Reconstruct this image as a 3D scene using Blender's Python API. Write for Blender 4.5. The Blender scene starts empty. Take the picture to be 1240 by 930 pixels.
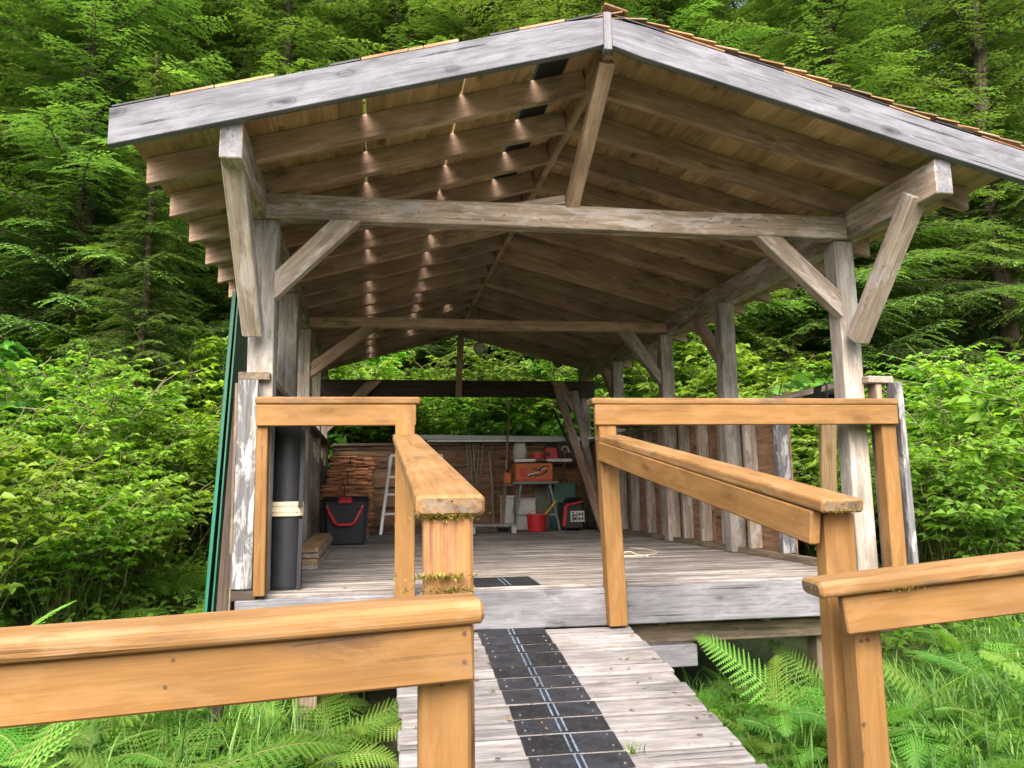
import bpy, math, random
import numpy as np
from mathutils import Vector, Matrix

random.seed(7)
RNG = np.random.default_rng(7)
scene = bpy.context.scene
col = scene.collection

# ------------------------------------------------------------------ camera
F_PX = 911.9
Rw = ((0.98898, -0.14742, -0.01395), (0.00667, 0.13848, -0.99034), (0.14792, 0.97933, 0.13793))
cam_data = bpy.data.cameras.new('camera')
cam_data.sensor_width = 36.0
cam_data.lens = 36.0 * F_PX / 1240.0
cam_data.clip_start = 0.05
cam_data.clip_end = 1500
cam = bpy.data.objects.new('camera', cam_data)
col.objects.link(cam)
rx, ry, rz = Rw
cam.matrix_world = Matrix(((rx[0], -ry[0], -rz[0], 0.0),
                           (rx[1], -ry[1], -rz[1], 0.0),
                           (rx[2], -ry[2], -rz[2], 0.5),
                           (0, 0, 0, 1)))
scene.camera = cam

# ------------------------------------------------------------------ light
world = bpy.data.worlds.new('World')
scene.world = world
world.use_nodes = True
wt = world.node_tree
wt.nodes.clear()
w_out = wt.nodes.new('ShaderNodeOutputWorld')
w_bg = wt.nodes.new('ShaderNodeBackground')
w_sky = wt.nodes.new('ShaderNodeTexSky')
w_sky.sky_type = 'NISHITA'
w_sky.sun_disc = False
SUN_EL, SUN_AZ = math.radians(47), math.radians(196)   # azimuth clockwise from +Y
w_sky.sun_elevation = SUN_EL
w_sky.sun_rotation = SUN_AZ
w_sky.air_density = 1.0
w_sky.dust_density = 9.0
w_sky.ozone_density = 1.0
w_bg.inputs['Strength'].default_value = 0.15
wt.links.new(w_sky.outputs[0], w_bg.inputs['Color'])
wt.links.new(w_bg.outputs[0], w_out.inputs['Surface'])

sun_d = bpy.data.lights.new('sun', 'SUN')
sun_d.energy = 0.85
sun_d.angle = math.radians(60)
sun_d.color = (1.0, 0.965, 0.91)
sun = bpy.data.objects.new('sun', sun_d)
col.objects.link(sun)
sdir = Vector((math.sin(SUN_AZ) * math.cos(SUN_EL), math.cos(SUN_AZ) * math.cos(SUN_EL), math.sin(SUN_EL)))
sun.rotation_euler = sdir.to_track_quat('Z', 'Y').to_euler()

scene.view_settings.view_transform = 'Standard'
scene.view_settings.look = 'None'
scene.view_settings.gamma = 1.0
scene.view_settings.exposure = 1.78
scene.view_settings.use_curve_mapping = False
scene.cycles.max_bounces = 6
scene.cycles.diffuse_bounces = 4
scene.cycles.transmission_bounces = 3
scene.cycles.glossy_bounces = 2
scene.cycles.transparent_max_bounces = 8

# ------------------------------------------------------------------ materials
def new_mat(name):
    m = bpy.data.materials.new(name)
    m.use_nodes = True
    nt = m.node_tree
    nt.nodes.clear()
    return m, nt

class NT:
    def __init__(s, nt): s.nt = nt
    def n(s, t, **kw):
        nd = s.nt.nodes.new(t)
        for k, v in kw.items():
            if k in nd.inputs: nd.inputs[k].default_value = v
            else: setattr(nd, k, v)
        return nd
    def l(s, a, b): s.nt.links.new(a, b)
    def ramp(s, fac, stops, interp='LINEAR'):
        r = s.nt.nodes.new('ShaderNodeValToRGB')
        r.color_ramp.interpolation = interp
        e = r.color_ramp.elements
        while len(e) < len(stops): e.new(0.5)
        for i, (p, c) in enumerate(stops):
            e[i].position = p
            e[i].color = (c[0], c[1], c[2], 1) if hasattr(c, '__len__') else (c, c, c, 1)
        s.l(fac, r.inputs[0])
        return r.outputs[0]
    def mix(s, fac, a, b, mode='MIX'):
        m = s.nt.nodes.new('ShaderNodeMix'); m.data_type = 'RGBA'; m.blend_type = mode
        for sock, v in ((m.inputs[0], fac), (m.inputs[6], a), (m.inputs[7], b)):
            if isinstance(v, bpy.types.NodeSocket): s.l(v, sock)
            elif hasattr(v, '__len__'): sock.default_value = (v[0], v[1], v[2], 1)
            else: sock.default_value = v
        return m.outputs[2]
    def math(s, op, a, b=0.0, clamp=False):
        m = s.nt.nodes.new('ShaderNodeMath'); m.operation = op; m.use_clamp = clamp
        for i, v in enumerate((a, b)):
            if isinstance(v, bpy.types.NodeSocket): s.l(v, m.inputs[i])
            else: m.inputs[i].default_value = v
        return m.outputs[0]
    def attr(s, name):
        a = s.nt.nodes.new('ShaderNodeAttribute'); a.attribute_name = name; a.attribute_type = 'GEOMETRY'
        return a
    def noise(s, vec, scale, detail=4, rough=0.55, dist=0.0, mapscale=None, loc=None):
        if mapscale or loc:
            mp = s.nt.nodes.new('ShaderNodeMapping')
            if mapscale: mp.inputs['Scale'].default_value = mapscale
            if loc: mp.inputs['Location'].default_value = loc
            s.l(vec, mp.inputs['Vector']); vec = mp.outputs[0]
        t = s.nt.nodes.new('ShaderNodeTexNoise')
        t.inputs['Scale'].default_value = scale
        t.inputs['Detail'].default_value = detail
        t.inputs['Roughness'].default_value = rough
        t.inputs['Distortion'].default_value = dist
        s.l(vec, t.inputs['Vector'])
        return t.outputs[0]

def wood(name, light, dark, grain=1.0, patch=None, patch_amt=0.5, var=0.25, rough=0.85, bump=0.35,
         knots=0.6, streak=1.0, cracks=0.5, dirt=None, dirt_amt=0.0, spec=0.2):
    """weathered timber whose grain follows the 'gc' coordinates stored on each board"""
    m, nt = new_mat(name)
    N = NT(nt)
    gc = N.attr('gc').outputs['Vector']
    rnd = N.attr('rnd').outputs['Fac']
    # warp so grain runs wavy
    g1 = N.noise(gc, 1.0, 4, 0.64, 0.4, mapscale=(2.6, 75 * grain, 75 * grain))
    g2 = N.noise(gc, 1.0, 2, 0.6, 0.0, mapscale=(9, 330 * grain, 330 * grain))
    big = N.noise(gc, 1.0, 3, 0.6, 0.0, mapscale=(2.5, 9, 9), loc=(3, 1, 7))
    gg = N.math('ADD', N.math('MULTIPLY', g1, 0.65), N.math('MULTIPLY', g2, 0.35))
    c = N.ramp(gg, [(0.38, dark), (0.6, light)])
    # knots
    vo = nt.nodes.new('ShaderNodeTexVoronoi'); vo.inputs['Scale'].default_value = 1.0
    mp = nt.nodes.new('ShaderNodeMapping'); mp.inputs['Scale'].default_value = (3.2, 8.5, 8.5)
    N.l(gc, mp.inputs['Vector'])
    wv = N.noise(gc, 14, 0, 0.5)
    addv = nt.nodes.new('ShaderNodeVectorMath'); addv.operation = 'ADD'
    cmb = nt.nodes.new('ShaderNodeCombineXYZ'); N.l(N.math('MULTIPLY', wv, 0.12), cmb.inputs[0])
    N.l(mp.outputs[0], addv.inputs[0]); N.l(cmb.outputs[0], addv.inputs[1]); N.l(addv.outputs[0], vo.inputs['Vector'])
    kn = N.ramp(vo.outputs['Distance'], [(0.07, 1.0), (0.15, 0.4), (0.165, 0.75), (0.2, 0.2), (0.26, 0.0)])
    c = N.mix(N.math('MULTIPLY', kn, knots), c, tuple(x * 0.35 for x in dark))
    # long dark drying cracks
    cr = N.noise(gc, 1.0, 2, 0.5, 0.0, mapscale=(1.2, 58, 58), loc=(9, 4, 2))
    crm = N.ramp(cr, [(0.30, 1.0), (0.33, 0.0)])
    c = N.mix(N.math('MULTIPLY', crm, cracks), c, tuple(x * 0.25 for x in dark))
    # broad stains / bleached patches
    st = N.ramp(big, [(0.35, 0.0), (0.68, 1.0)])
    if patch:
        pm = N.noise(gc, 1.0, 4, 0.7, 0.6, mapscale=(5, 20, 20), loc=(1, 8, 3))
        pmm = N.ramp(pm, [(0.5, 0.0), (0.6, 1.0)])
        c = N.mix(N.math('MULTIPLY', pmm, patch_amt), c, patch)
    hv = N.math('ADD', N.math('MULTIPLY', rnd, 2 * var), 1 - var)
    sv = N.math('ADD', N.math('MULTIPLY', st, 0.36 * streak), 1 - 0.2 * streak)
    tot = N.math('MULTIPLY', hv, sv)
    tint = nt.nodes.new('ShaderNodeVectorMath'); tint.operation = 'SCALE'
    N.l(c, tint.inputs[0]); N.l(tot, tint.inputs['Scale'])
    c = tint.outputs[0]
    if dirt:
        dn = N.noise(gc, 1.0, 4, 0.65, 0.0, mapscale=(3.2, 11, 11), loc=(5, 5, 5))
        dm = N.ramp(dn, [(0.58, 0.0), (0.7, 1.0)])
        c = N.mix(N.math('MULTIPLY', dm, dirt_amt), c, dirt)
    b = N.n('ShaderNodeBsdfPrincipled', Roughness=rough)
    b.inputs['Specular IOR Level'].default_value = spec
    N.l(c, b.inputs['Base Color'])
    h = N.math('SUBTRACT', gg, N.math('MULTIPLY', crm, 0.6))
    h = N.math('SUBTRACT', h, N.math('MULTIPLY', kn, 0.2))
    bp = N.n('ShaderNodeBump', Strength=bump, Distance=0.006)
    N.l(h, bp.inputs['Height']); N.l(bp.outputs[0], b.inputs['Normal'])
    o = N.n('ShaderNodeOutputMaterial'); N.l(b.outputs[0], o.inputs[0])
    return m

def plain(name, color, rough=0.5, metal=0.0, var=0.12, scale=8.0, bump=0.0, spec=0.5, dirt=None, dirt_amt=0.3):
    m, nt = new_mat(name)
    N = NT(nt)
    gc = N.attr('gc').outputs['Vector']
    n1 = N.noise(gc, scale, 5, 0.6)
    rnd = N.attr('rnd').outputs['Fac']
    lo = tuple(x * (1 - var) for x in color); hi = tuple(min(1, x * (1 + var)) for x in color)
    c = N.ramp(n1, [(0.3, lo), (0.7, hi)])
    tint = nt.nodes.new('ShaderNodeVectorMath'); tint.operation = 'SCALE'
    N.l(c, tint.inputs[0]); N.l(N.math('ADD', N.math('MULTIPLY', rnd, 2 * var), 1 - var), tint.inputs['Scale'])
    c = tint.outputs[0]
    if dirt:
        n2 = N.noise(gc, scale * 2.3, 6, 0.7, loc=(4, 2, 1))
        c = N.mix(N.math('MULTIPLY', N.ramp(n2, [(0.5, 0.0), (0.66, 1.0)]), dirt_amt), c, dirt)
    b = N.n('ShaderNodeBsdfPrincipled', Roughness=rough, Metallic=metal)
    b.inputs['Specular IOR Level'].default_value = spec
    N.l(c, b.inputs['Base Color'])
    rr = N.math('ADD', N.math('MULTIPLY', n1, 0.25), rough - 0.12)
    N.l(rr, b.inputs['Roughness'])
    if bump:
        bp = N.n('ShaderNodeBump', Strength=bump, Distance=0.004)
        N.l(N.noise(gc, scale * 12, 4, 0.6), bp.inputs['Height']); N.l(bp.outputs[0], b.inputs['Normal'])
    o = N.n('ShaderNodeOutputMaterial'); N.l(b.outputs[0], o.inputs[0])
    return m

def leaf_mat(name, c_dark, c_mid, c_light, trans=0.35, rough=0.45, spec=0.35, objvar=0.25, tcol=None):
    m, nt = new_mat(name)
    N = NT(nt)
    rnd = N.attr('rnd').outputs['Fac']
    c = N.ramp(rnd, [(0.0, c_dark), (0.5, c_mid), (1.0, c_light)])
    oi = nt.nodes.new('ShaderNodeObjectInfo')
    hs = nt.nodes.new('ShaderNodeHueSaturation')
    N.l(c, hs.inputs['Color'])
    N.l(N.math('ADD', N.math('MULTIPLY', oi.outputs['Random'], 0.04), 0.48), hs.inputs['Hue'])
    N.l(N.math('ADD', N.math('MULTIPLY', oi.outputs['Random'], objvar * 2), 1 - objvar), hs.inputs['Value'])
    c = hs.outputs[0]
    b = N.n('ShaderNodeBsdfPrincipled', Roughness=rough)
    b.inputs['Specular IOR Level'].default_value = spec
    N.l(c, b.inputs['Base Color'])
    t = N.n('ShaderNodeBsdfTranslucent')
    tc = N.mix(1.0, c, tcol or (1.5, 1.5, 0.6), 'MULTIPLY')
    N.l(tc, t.inputs['Color'])
    mx = N.n('ShaderNodeMixShader'); mx.inputs[0].default_value = trans
    N.l(b.outputs[0], mx.inputs[1]); N.l(t.outputs[0], mx.inputs[2])
    o = N.n('ShaderNodeOutputMaterial'); N.l(mx.outputs[0], o.inputs[0])
    return m

M = {}
M['fascia'] = wood('silvered_timber', (0.176, 0.185, 0.221), (0.114, 0.119, 0.143), patch=(0.214, 0.225, 0.267), patch_amt=0.5, knots=0.9, cracks=0.9, var=0.05, streak=1.2, dirt=(0.075, 0.074, 0.087), dirt_amt=0.4)
M['plate'] = wood('weathered_beam', (0.341, 0.281, 0.227), (0.186, 0.143, 0.111), patch=(0.440, 0.424, 0.437), patch_amt=0.6, dirt=(0.055, 0.046, 0.043), dirt_amt=0.6, var=0.12, streak=1.3)
M['post'] = wood('rough_post_timber', (0.358, 0.308, 0.260), (0.211, 0.168, 0.135), patch=(0.470, 0.459, 0.461), patch_amt=0.55, var=0.12, streak=1.2)
M['rafter'] = wood('brown_rafter_timber', (0.462, 0.325, 0.247), (0.312, 0.208, 0.153), patch=(0.528, 0.407, 0.342), patch_amt=0.35, dirt=(0.077, 0.057, 0.051), dirt_amt=0.55, var=0.16, streak=1.3)
M['sheath'] = wood('roof_boards', (0.500, 0.335, 0.201), (0.347, 0.215, 0.121), patch=(0.480, 0.350, 0.253), patch_amt=0.35, dirt=(0.090, 0.055, 0.037), dirt_amt=0.5, var=0.30, knots=0.9, cracks=0.3)
M['deck'] = wood('deck_boards', (0.300, 0.280, 0.268), (0.130, 0.114, 0.106), patch=(0.400, 0.385, 0.378), patch_amt=0.4, var=0.28, bump=0.6, cracks=1.0, streak=1.5)
M['ramp'] = wood('ramp_planks', (0.244, 0.239, 0.243), (0.144, 0.134, 0.132), patch=(0.304, 0.299, 0.313), patch_amt=0.4, var=0.22, bump=0.8, cracks=0.75, dirt=(0.110, 0.092, 0.059), dirt_amt=0.6, streak=1.5)
M['rim'] = wood('bleached_rim_board', (0.200, 0.205, 0.230), (0.129, 0.130, 0.147), patch=(0.257, 0.261, 0.290), patch_amt=0.45, var=0.06, knots=0.8, cracks=1.0, streak=1.4, dirt=(0.098, 0.091, 0.080), dirt_amt=0.5)
M['post_bleached'] = wood('bleached_post_timber', (0.34, 0.315, 0.285), (0.23, 0.205, 0.18), patch=(0.43, 0.43, 0.44), patch_amt=0.55, var=0.06, streak=1.3, cracks=0.7)
M['sill'] = wood('damp_timber', (0.27, 0.215, 0.16), (0.11, 0.085, 0.065), patch=(0.33, 0.27, 0.2), patch_amt=0.5, var=0.15)
M['dark'] = wood('dark_timber', (0.085, 0.066, 0.056), (0.04, 0.032, 0.028), var=0.1, knots=0.2)
M['stain'] = wood('ochre_stained_timber', (0.220, 0.118, 0.040), (0.183, 0.094, 0.029), patch=(0.252, 0.146, 0.062), patch_amt=0.45, var=0.06, knots=0.55, cracks=0.3, bump=0.16, rough=0.68, streak=1.0, dirt=(0.111, 0.066, 0.041), dirt_amt=0.4, spec=0.25)
M['stain_top'] = wood('ochre_handrail_cap', (0.232, 0.129, 0.049), (0.181, 0.095, 0.034), patch=(0.265, 0.170, 0.088), patch_amt=0.6, var=0.05, knots=0.5, cracks=0.6, bump=0.25, rough=0.65, streak=1.2, dirt=(0.094, 0.066, 0.049), dirt_amt=0.65, spec=0.25)
M['endgrain'] = wood('weathered_end_grain', (0.21, 0.135, 0.075), (0.08, 0.055, 0.036), grain=0.3, patch=(0.15, 0.135, 0.115), patch_amt=0.7, cracks=0.9, dirt=(0.05, 0.045, 0.03), dirt_amt=0.7)
M['bare'] = wood('worn_bare_post', (0.30, 0.165, 0.085), (0.16, 0.078, 0.04), patch=(0.30, 0.15, 0.045), patch_amt=0.5, var=0.06, cracks=0.7, knots=0.6, dirt=(0.11, 0.06, 0.035), dirt_amt=0.6)
M['ply'] = wood('plywood', (0.37, 0.225, 0.14), (0.21, 0.115, 0.07), grain=0.35, patch=(0.45, 0.30, 0.2), patch_amt=0.4, var=0.15, cracks=0.2, knots=0.9)
M['fresh'] = wood('pale_lumber', (0.42, 0.30, 0.165), (0.28, 0.185, 0.095), var=0.15, cracks=0.2)
M['shake'] = wood('cedar_shingle', (0.62, 0.30, 0.155), (0.38, 0.16, 0.085), patch=(0.62, 0.38, 0.23), patch_amt=0.5, var=0.35, cracks=0.2, knots=0.1)
M['shake_roof'] = wood('cedar_roof_shingle', (0.34, 0.20, 0.11), (0.20, 0.105, 0.055), var=0.35, cracks=0.4, knots=0.1, patch=(0.30, 0.26, 0.22), patch_amt=0.6)
M['white'] = wood('peeling_white_board', (0.174, 0.181, 0.202), (0.098, 0.094, 0.098), patch=(0.384, 0.390, 0.404), patch_amt=0.95, var=0.05, knots=0.2, streak=1.3, dirt=(0.091, 0.070, 0.056), dirt_amt=0.6)
M['felt'] = plain('roofing_felt', (0.010, 0.012, 0.017), rough=0.55, var=0.25, scale=9, bump=0.4)
M['grit'] = plain('grip_strip', (0.0085, 0.0095, 0.014), rough=0.7, var=0.6, scale=14, bump=0.8, spec=0.4, dirt=(0.04, 0.045, 0.045), dirt_amt=0.4)
M['stripe'] = plain('worn_blue_line', (0.10, 0.14, 0.20), rough=0.7, var=0.3, scale=22, dirt=(0.02, 0.03, 0.04), dirt_amt=0.8)
M['nail'] = plain('steel_nail', (0.55, 0.55, 0.55), rough=0.35, metal=0.9)
M['rust'] = plain('rusty_nail', (0.08, 0.045, 0.03), rough=0.8)
M['green_metal'] = plain('green_metal', (0.012, 0.13, 0.085), rough=0.4, var=0.15, scale=3, dirt=(0.03, 0.05, 0.03), dirt_amt=0.3)
M['galv'] = plain('galvanised_steel', (0.30, 0.33, 0.36), rough=0.42, metal=0.7, var=0.2, scale=5)
M['alu'] = plain('aluminium', (0.66, 0.69, 0.72), rough=0.4, metal=0.5, var=0.1)
M['tote'] = plain('charcoal_plastic', (0.028, 0.033, 0.042), rough=0.42, var=0.15)
M['red'] = plain('red_plastic', (0.55, 0.025, 0.035), rough=0.4, var=0.12)
M['black'] = plain('black_plastic', (0.014, 0.014, 0.016), rough=0.45, var=0.2)
M['orange'] = plain('orange_card', (0.60, 0.17, 0.05), rough=0.7, var=0.15)
M['whitep'] = plain('white_plastic', (0.68, 0.69, 0.70), rough=0.5, var=0.08, dirt=(0.3, 0.3, 0.3), dirt_amt=0.3)
M['grey'] = plain('grey_steel', (0.22, 0.24, 0.22), rough=0.55, var=0.2, dirt=(0.1, 0.07, 0.05), dirt_amt=0.4)
M['sage'] = plain('sage_panel', (0.22, 0.25, 0.20), rough=0.7, var=0.15)
M['teal'] = plain('teal_plastic', (0.04, 0.14, 0.12), rough=0.5, var=0.2)
M['yellow'] = plain('yellow_handle', (0.62, 0.42, 0.05), rough=0.5)
M['tape'] = plain('paper_band', (0.66, 0.58, 0.42), rough=0.8, var=0.12, scale=20)
M['ink'] = plain('printed_ink', (0.16, 0.12, 0.09), rough=0.8)
M['rope'] = plain('rope', (0.30, 0.27, 0.2), rough=0.9, bump=0.5)
M['cream'] = plain('cream_cord', (0.75, 0.68, 0.5), rough=0.7)
M['moss'] = leaf_mat('moss', (0.10, 0.10, 0.02), (0.17, 0.17, 0.03), (0.30, 0.24, 0.06), trans=0.2)
M['lampglass'] = plain('frosted_glass', (0.55, 0.55, 0.48), rough=0.25, var=0.15)
M['bark'] = wood('bark', (0.10, 0.08, 0.065), (0.035, 0.027, 0.02), grain=0.4, knots=0.3, bump=1.0, cracks=0.8, dirt=(0.12, 0.13, 0.07), dirt_amt=0.6)

M['leaf_deep'] = leaf_mat('large_shrub_leaves', (0.045, 0.14, 0.03), (0.09, 0.23, 0.045), (0.17, 0.34, 0.07), trans=0.35, rough=0.4, objvar=0.16)
M['leaf_lime'] = leaf_mat('lime_shrub_leaves', (0.075, 0.185, 0.02), (0.165, 0.32, 0.032), (0.30, 0.46, 0.06), trans=0.45, objvar=0.16)
M['litter'] = leaf_mat('dead_leaf', (0.06, 0.035, 0.015), (0.16, 0.10, 0.04), (0.28, 0.22, 0.08), trans=0.1)
M['needle'] = leaf_mat('needles', (0.055, 0.11, 0.03), (0.105, 0.20, 0.05), (0.20, 0.33, 0.08), trans=0.4, rough=0.6, spec=0.25, objvar=0.22)
M['leaf'] = leaf_mat('shrub_leaves', (0.07, 0.18, 0.028), (0.15, 0.31, 0.042), (0.29, 0.46, 0.08), trans=0.48, rough=0.6, objvar=0.16)
M['fern'] = leaf_mat('fern_fronds', (0.05, 0.14, 0.02), (0.10, 0.24, 0.03), (0.20, 0.38, 0.06), trans=0.45, rough=0.55, objvar=0.18)
M['grass'] = leaf_mat('grass_blades', (0.035, 0.09, 0.016), (0.085, 0.19, 0.03), (0.22, 0.34, 0.08), trans=0.35, rough=0.5, objvar=0.1)
M['stem'] = leaf_mat('green_stems', (0.10, 0.12, 0.04), (0.16, 0.18, 0.06), (0.25, 0.22, 0.10), trans=0.1)

# ------------------------------------------------------------------ object helpers
def tag(o, label=None, cat=None, group=None, kind=None):
    if label: o['label'] = label
    if cat: o['category'] = cat
    if group: o['group'] = group
    if kind: o['kind'] = kind
    return o

def thing(name, loc, label, cat, group=None, rotz=0):
    o = bpy.data.objects.new(name, None)
    o.empty_display_size = 0.1
    o.location = loc; o.rotation_euler = (0, 0, rotz)
    col.objects.link(o)
    tag(o, label, cat, group)
    return o

def np_mesh(name, verts, faces, mats, gc=None, rnd=None, matidx=None, smooth=False):
    """verts (n,3); faces = list of (index array (m,k)) blocks"""
    me = bpy.data.meshes.new(name)
    me.vertices.add(len(verts))
    me.vertices.foreach_set('co', np.asarray(verts, np.float32).ravel())
    loops = np.concatenate([f.ravel() for f in faces]).astype(np.int32)
    sizes = np.concatenate([np.full(len(f), f.shape[1], np.int32) for f in faces])
    me.loops.add(len(loops)); me.loops.foreach_set('vertex_index', loops)
    me.polygons.add(len(sizes))
    me.polygons.foreach_set('loop_start', (np.cumsum(sizes) - sizes).astype(np.int32))
    me.polygons.foreach_set('loop_total', sizes)
    if matidx is not None: me.polygons.foreach_set('material_index', np.asarray(matidx, np.int32))
    if smooth: me.polygons.foreach_set('use_smooth', np.ones(len(sizes), bool))
    me.update(calc_edges=True)
    if rnd is not None:
        a = me.attributes.new('rnd', 'FLOAT', 'POINT'); a.data.foreach_set('value', np.asarray(rnd, np.float32))
    if gc is not None:
        a = me.attributes.new('gc', 'FLOAT_VECTOR', 'POINT'); a.data.foreach_set('vector', np.asarray(gc, np.float32).ravel())
    for m in mats: me.materials.append(m)
    return me

class MB:
    """collects shapes; every shape keeps its own grain coordinates"""
    def __init__(s): s.v = []; s.f = []; s.g = []; s.r = []; s.mi = []; s.cur = 0
    def raw(s, verts, faces, g=None, r=None, mi=None):
        k = len(s.v)
        off = Vector((random.uniform(0, 40), random.uniform(0, 40), random.uniform(0, 40)))
        r = random.random() if r is None else r
        for i, p in enumerate(verts):
            s.v.append(tuple(p)); q = g[i] if g else p
            s.g.append((q[0] + off[0], q[1] + off[1], q[2] + off[2])); s.r.append(r)
        for f in faces: s.f.append([k + a for a in f]); s.mi.append(s.cur if mi is None else mi)
    def beam(s, p0, p1, w, h, up=(0, 0, 1), c=0.004, n=1, wob=0.0, r=None, cs=1, mi=None, endmi=None, taper=1.0, ce=None):
        """timber from p0 to p1 (centre line); w across, h along 'up'; chamfered or rounded edges"""
        p0 = Vector(p0); p1 = Vector(p1); d = p1 - p0; L = d.length; d.normalize()
        side = d.cross(Vector(up)).normalized(); u = side.cross(d).normalized()
        c = min(c, w * 0.45, h * 0.45)
        ce = c if ce is None else ce
        sec = []
        for (sx, sy, a0) in ((1, 1, 0), (-1, 1, 90), (-1, -1, 180), (1, -1, 270)):
            cx, cy = sx * (w / 2 - c), sy * (h / 2 - c)
            for k in range(cs + 1):
                a = math.radians(a0 + 90 * k / cs)
                sec.append((cx + c * math.cos(a), cy + c * math.sin(a)))
        m = len(sec)
        stations = [(0, ce)] + [(ce + (L - 2 * ce) * i / n, 0) for i in range(n + 1)] + [(L, ce)]
        V = []; G = []
        ph = random.uniform(0, 9)
        for (t, ins) in stations:
            kx = (w / 2 - ins) / (w / 2); ky = (h / 2 - ins) / (h / 2)
            tp = 1 + (taper - 1) * t / L
            ox = wob * math.sin(t * 5.1 + ph); oy = wob * math.sin(t * 3.7 + ph * 2)
            for (a, b) in sec:
                q = p0 + d * t + side * (a * kx * tp + ox) + u * (b * ky * tp + oy)
                V.append(q); G.append((t, a, b))
        Fs = []
        for i in range(len(stations) - 1):
            for j in range(m):
                Fs.append([i * m + j, i * m + (j + 1) % m, (i + 1) * m + (j + 1) % m, (i + 1) * m + j])
        Fs.append(list(range(m))[::-1]); k = (len(stations) - 1) * m; Fs.append([k + j for j in range(m)])
        s.raw(V, Fs, G, r, mi)
        if endmi is not None: s.mi[-1] = endmi; s.mi[-2] = endmi
        return s
    def box(s, lo, hi, c=0.004, **kw):
        lo = Vector(lo); hi = Vector(hi); d = hi - lo; m = (lo + hi) / 2
        ax = max(range(3), key=lambda i: d[i])
        if ax == 0: s.beam((lo.x, m.y, m.z), (hi.x, m.y, m.z), d.y, d.z, c=c, **kw)
        elif ax == 1: s.beam((m.x, lo.y, m.z), (m.x, hi.y, m.z), d.x, d.z, c=c, **kw)
        else: s.beam((m.x, m.y, lo.z), (m.x, m.y, hi.z), d.x, d.y, up=(0, 1, 0), c=c, **kw)
        return s
    def tube(s, pts, r, seg=10, cap=True, mi=None, rnd=None):
        pts = [Vector(p) for p in pts]; n = len(pts)
        rs = r if hasattr(r, '__len__') else [r] * n
        V = []; G = []; t = 0
        prev = None
        for i, p in enumerate(pts):
            d = (pts[min(i + 1, n - 1)] - pts[max(i - 1, 0)]).normalized()
            if prev is None:
                a = d.cross(Vector((0.13, 0.97, 0.21))).normalized()
            else:
                a = (prev - d * prev.dot(d)).normalized()
            prev = a; b = d.cross(a)
            if i: t += (pts[i] - pts[i - 1]).length
            for k in range(seg):
                w = 2 * math.pi * k / seg
                V.append(p + (a * math.cos(w) + b * math.sin(w)) * rs[i]); G.append((t, math.cos(w) * rs[i], math.sin(w) * rs[i]))
        Fs = [[i * seg + j, i * seg + (j + 1) % seg, (i + 1) * seg + (j + 1) % seg, (i + 1) * seg + j] for i in range(n - 1) for j in range(seg)]
        if cap:
            Fs.append(list(range(seg))[::-1]); Fs.append([(n - 1) * seg + j for j in range(seg)])
        s.raw(V, Fs, G, rnd, mi)
        return s
    def build(s, name, mats, parent=None, smooth=False, origin=None):
        mats = mats if isinstance(mats, (list, tuple)) else [mats]
        v = np.array(s.v, float)
        inv = None
        if parent is not None:
            loc = np.array(WL(parent)); 
            v = v - loc
        elif origin is not None:
            v = v - np.array(origin)
        me = bpy.data.meshes.new(name)
        me.from_pydata([tuple(q) for q in v], [], s.f)
        a = me.attributes.new('rnd', 'FLOAT', 'POINT'); a.data.foreach_set('value', np.array(s.r, np.float32))
        a = me.attributes.new('gc', 'FLOAT_VECTOR', 'POINT'); a.data.foreach_set('vector', np.array(s.g, np.float32).ravel())
        me.polygons.foreach_set('material_index', np.array(s.mi, np.int32))
        if smooth: me.polygons.foreach_set('use_smooth', np.ones(len(me.polygons), bool))
        for m in mats: me.materials.append(m)
        me.update()
        o = bpy.data.objects.new(name, me)
        col.objects.link(o)
        if parent is not None: o.parent = parent
        elif origin is not None: o.location = origin
        return o

def WL(o):
    p = Vector((0, 0, 0))
    while o is not None:
        p += o.location; o = o.parent
    return p

def copy_tree(o, parent=None):
    c = o.copy(); col.objects.link(c)
    if parent is not None: c.parent = parent
    for ch in [x for x in bpy.data.objects if x.parent == o]: copy_tree(ch, c)
    return c

# the shelter is a hair out of square: it drifts left with depth
def SX(x, y): return x - 0.035 * (y - 3.95)
def S(x, y, z): return (SX(x, y), y, z)

RX, RZ = 0.965, 2.73            # ridge position and height at the roof's upper face
SLL, SLR = 0.283, 0.263
OFF = {-1: 0.046, 1: 0.034}       # boards and rafters sit this far below the top of the barge boards
def roof_z(x):
    return RZ - SLL * (RX - x) if x < RX else RZ - SLR * (x - RX)

# ------------------------------------------------------------------ terrain
def ground_z(x, y):
    x = np.asarray(x, float); y = np.asarray(y, float)
    z = -0.74 + 0.0 * x
    z = z + 1.15 * (1 / (1 + np.exp(-(-x - 3.2) / 0.8))) * (1 / (1 + np.exp(-(y - 3.5) / 1.0)))
    z = z + 0.25 * (1 / (1 + np.exp(-(x - 4.3) / 0.6)))
    z = z + 1.35 * (1 / (1 + np.exp(-(y - 11.4) / 0.45)))
    z = z + np.clip(y - 16, 0, 200) * 0.085
    z = z + 0.07 * np.sin(x * 1.3 + 1) * np.cos(y * 1.1) + 0.04 * np.sin(x * 3.1) * np.sin(y * 2.7)
    return z

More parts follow.
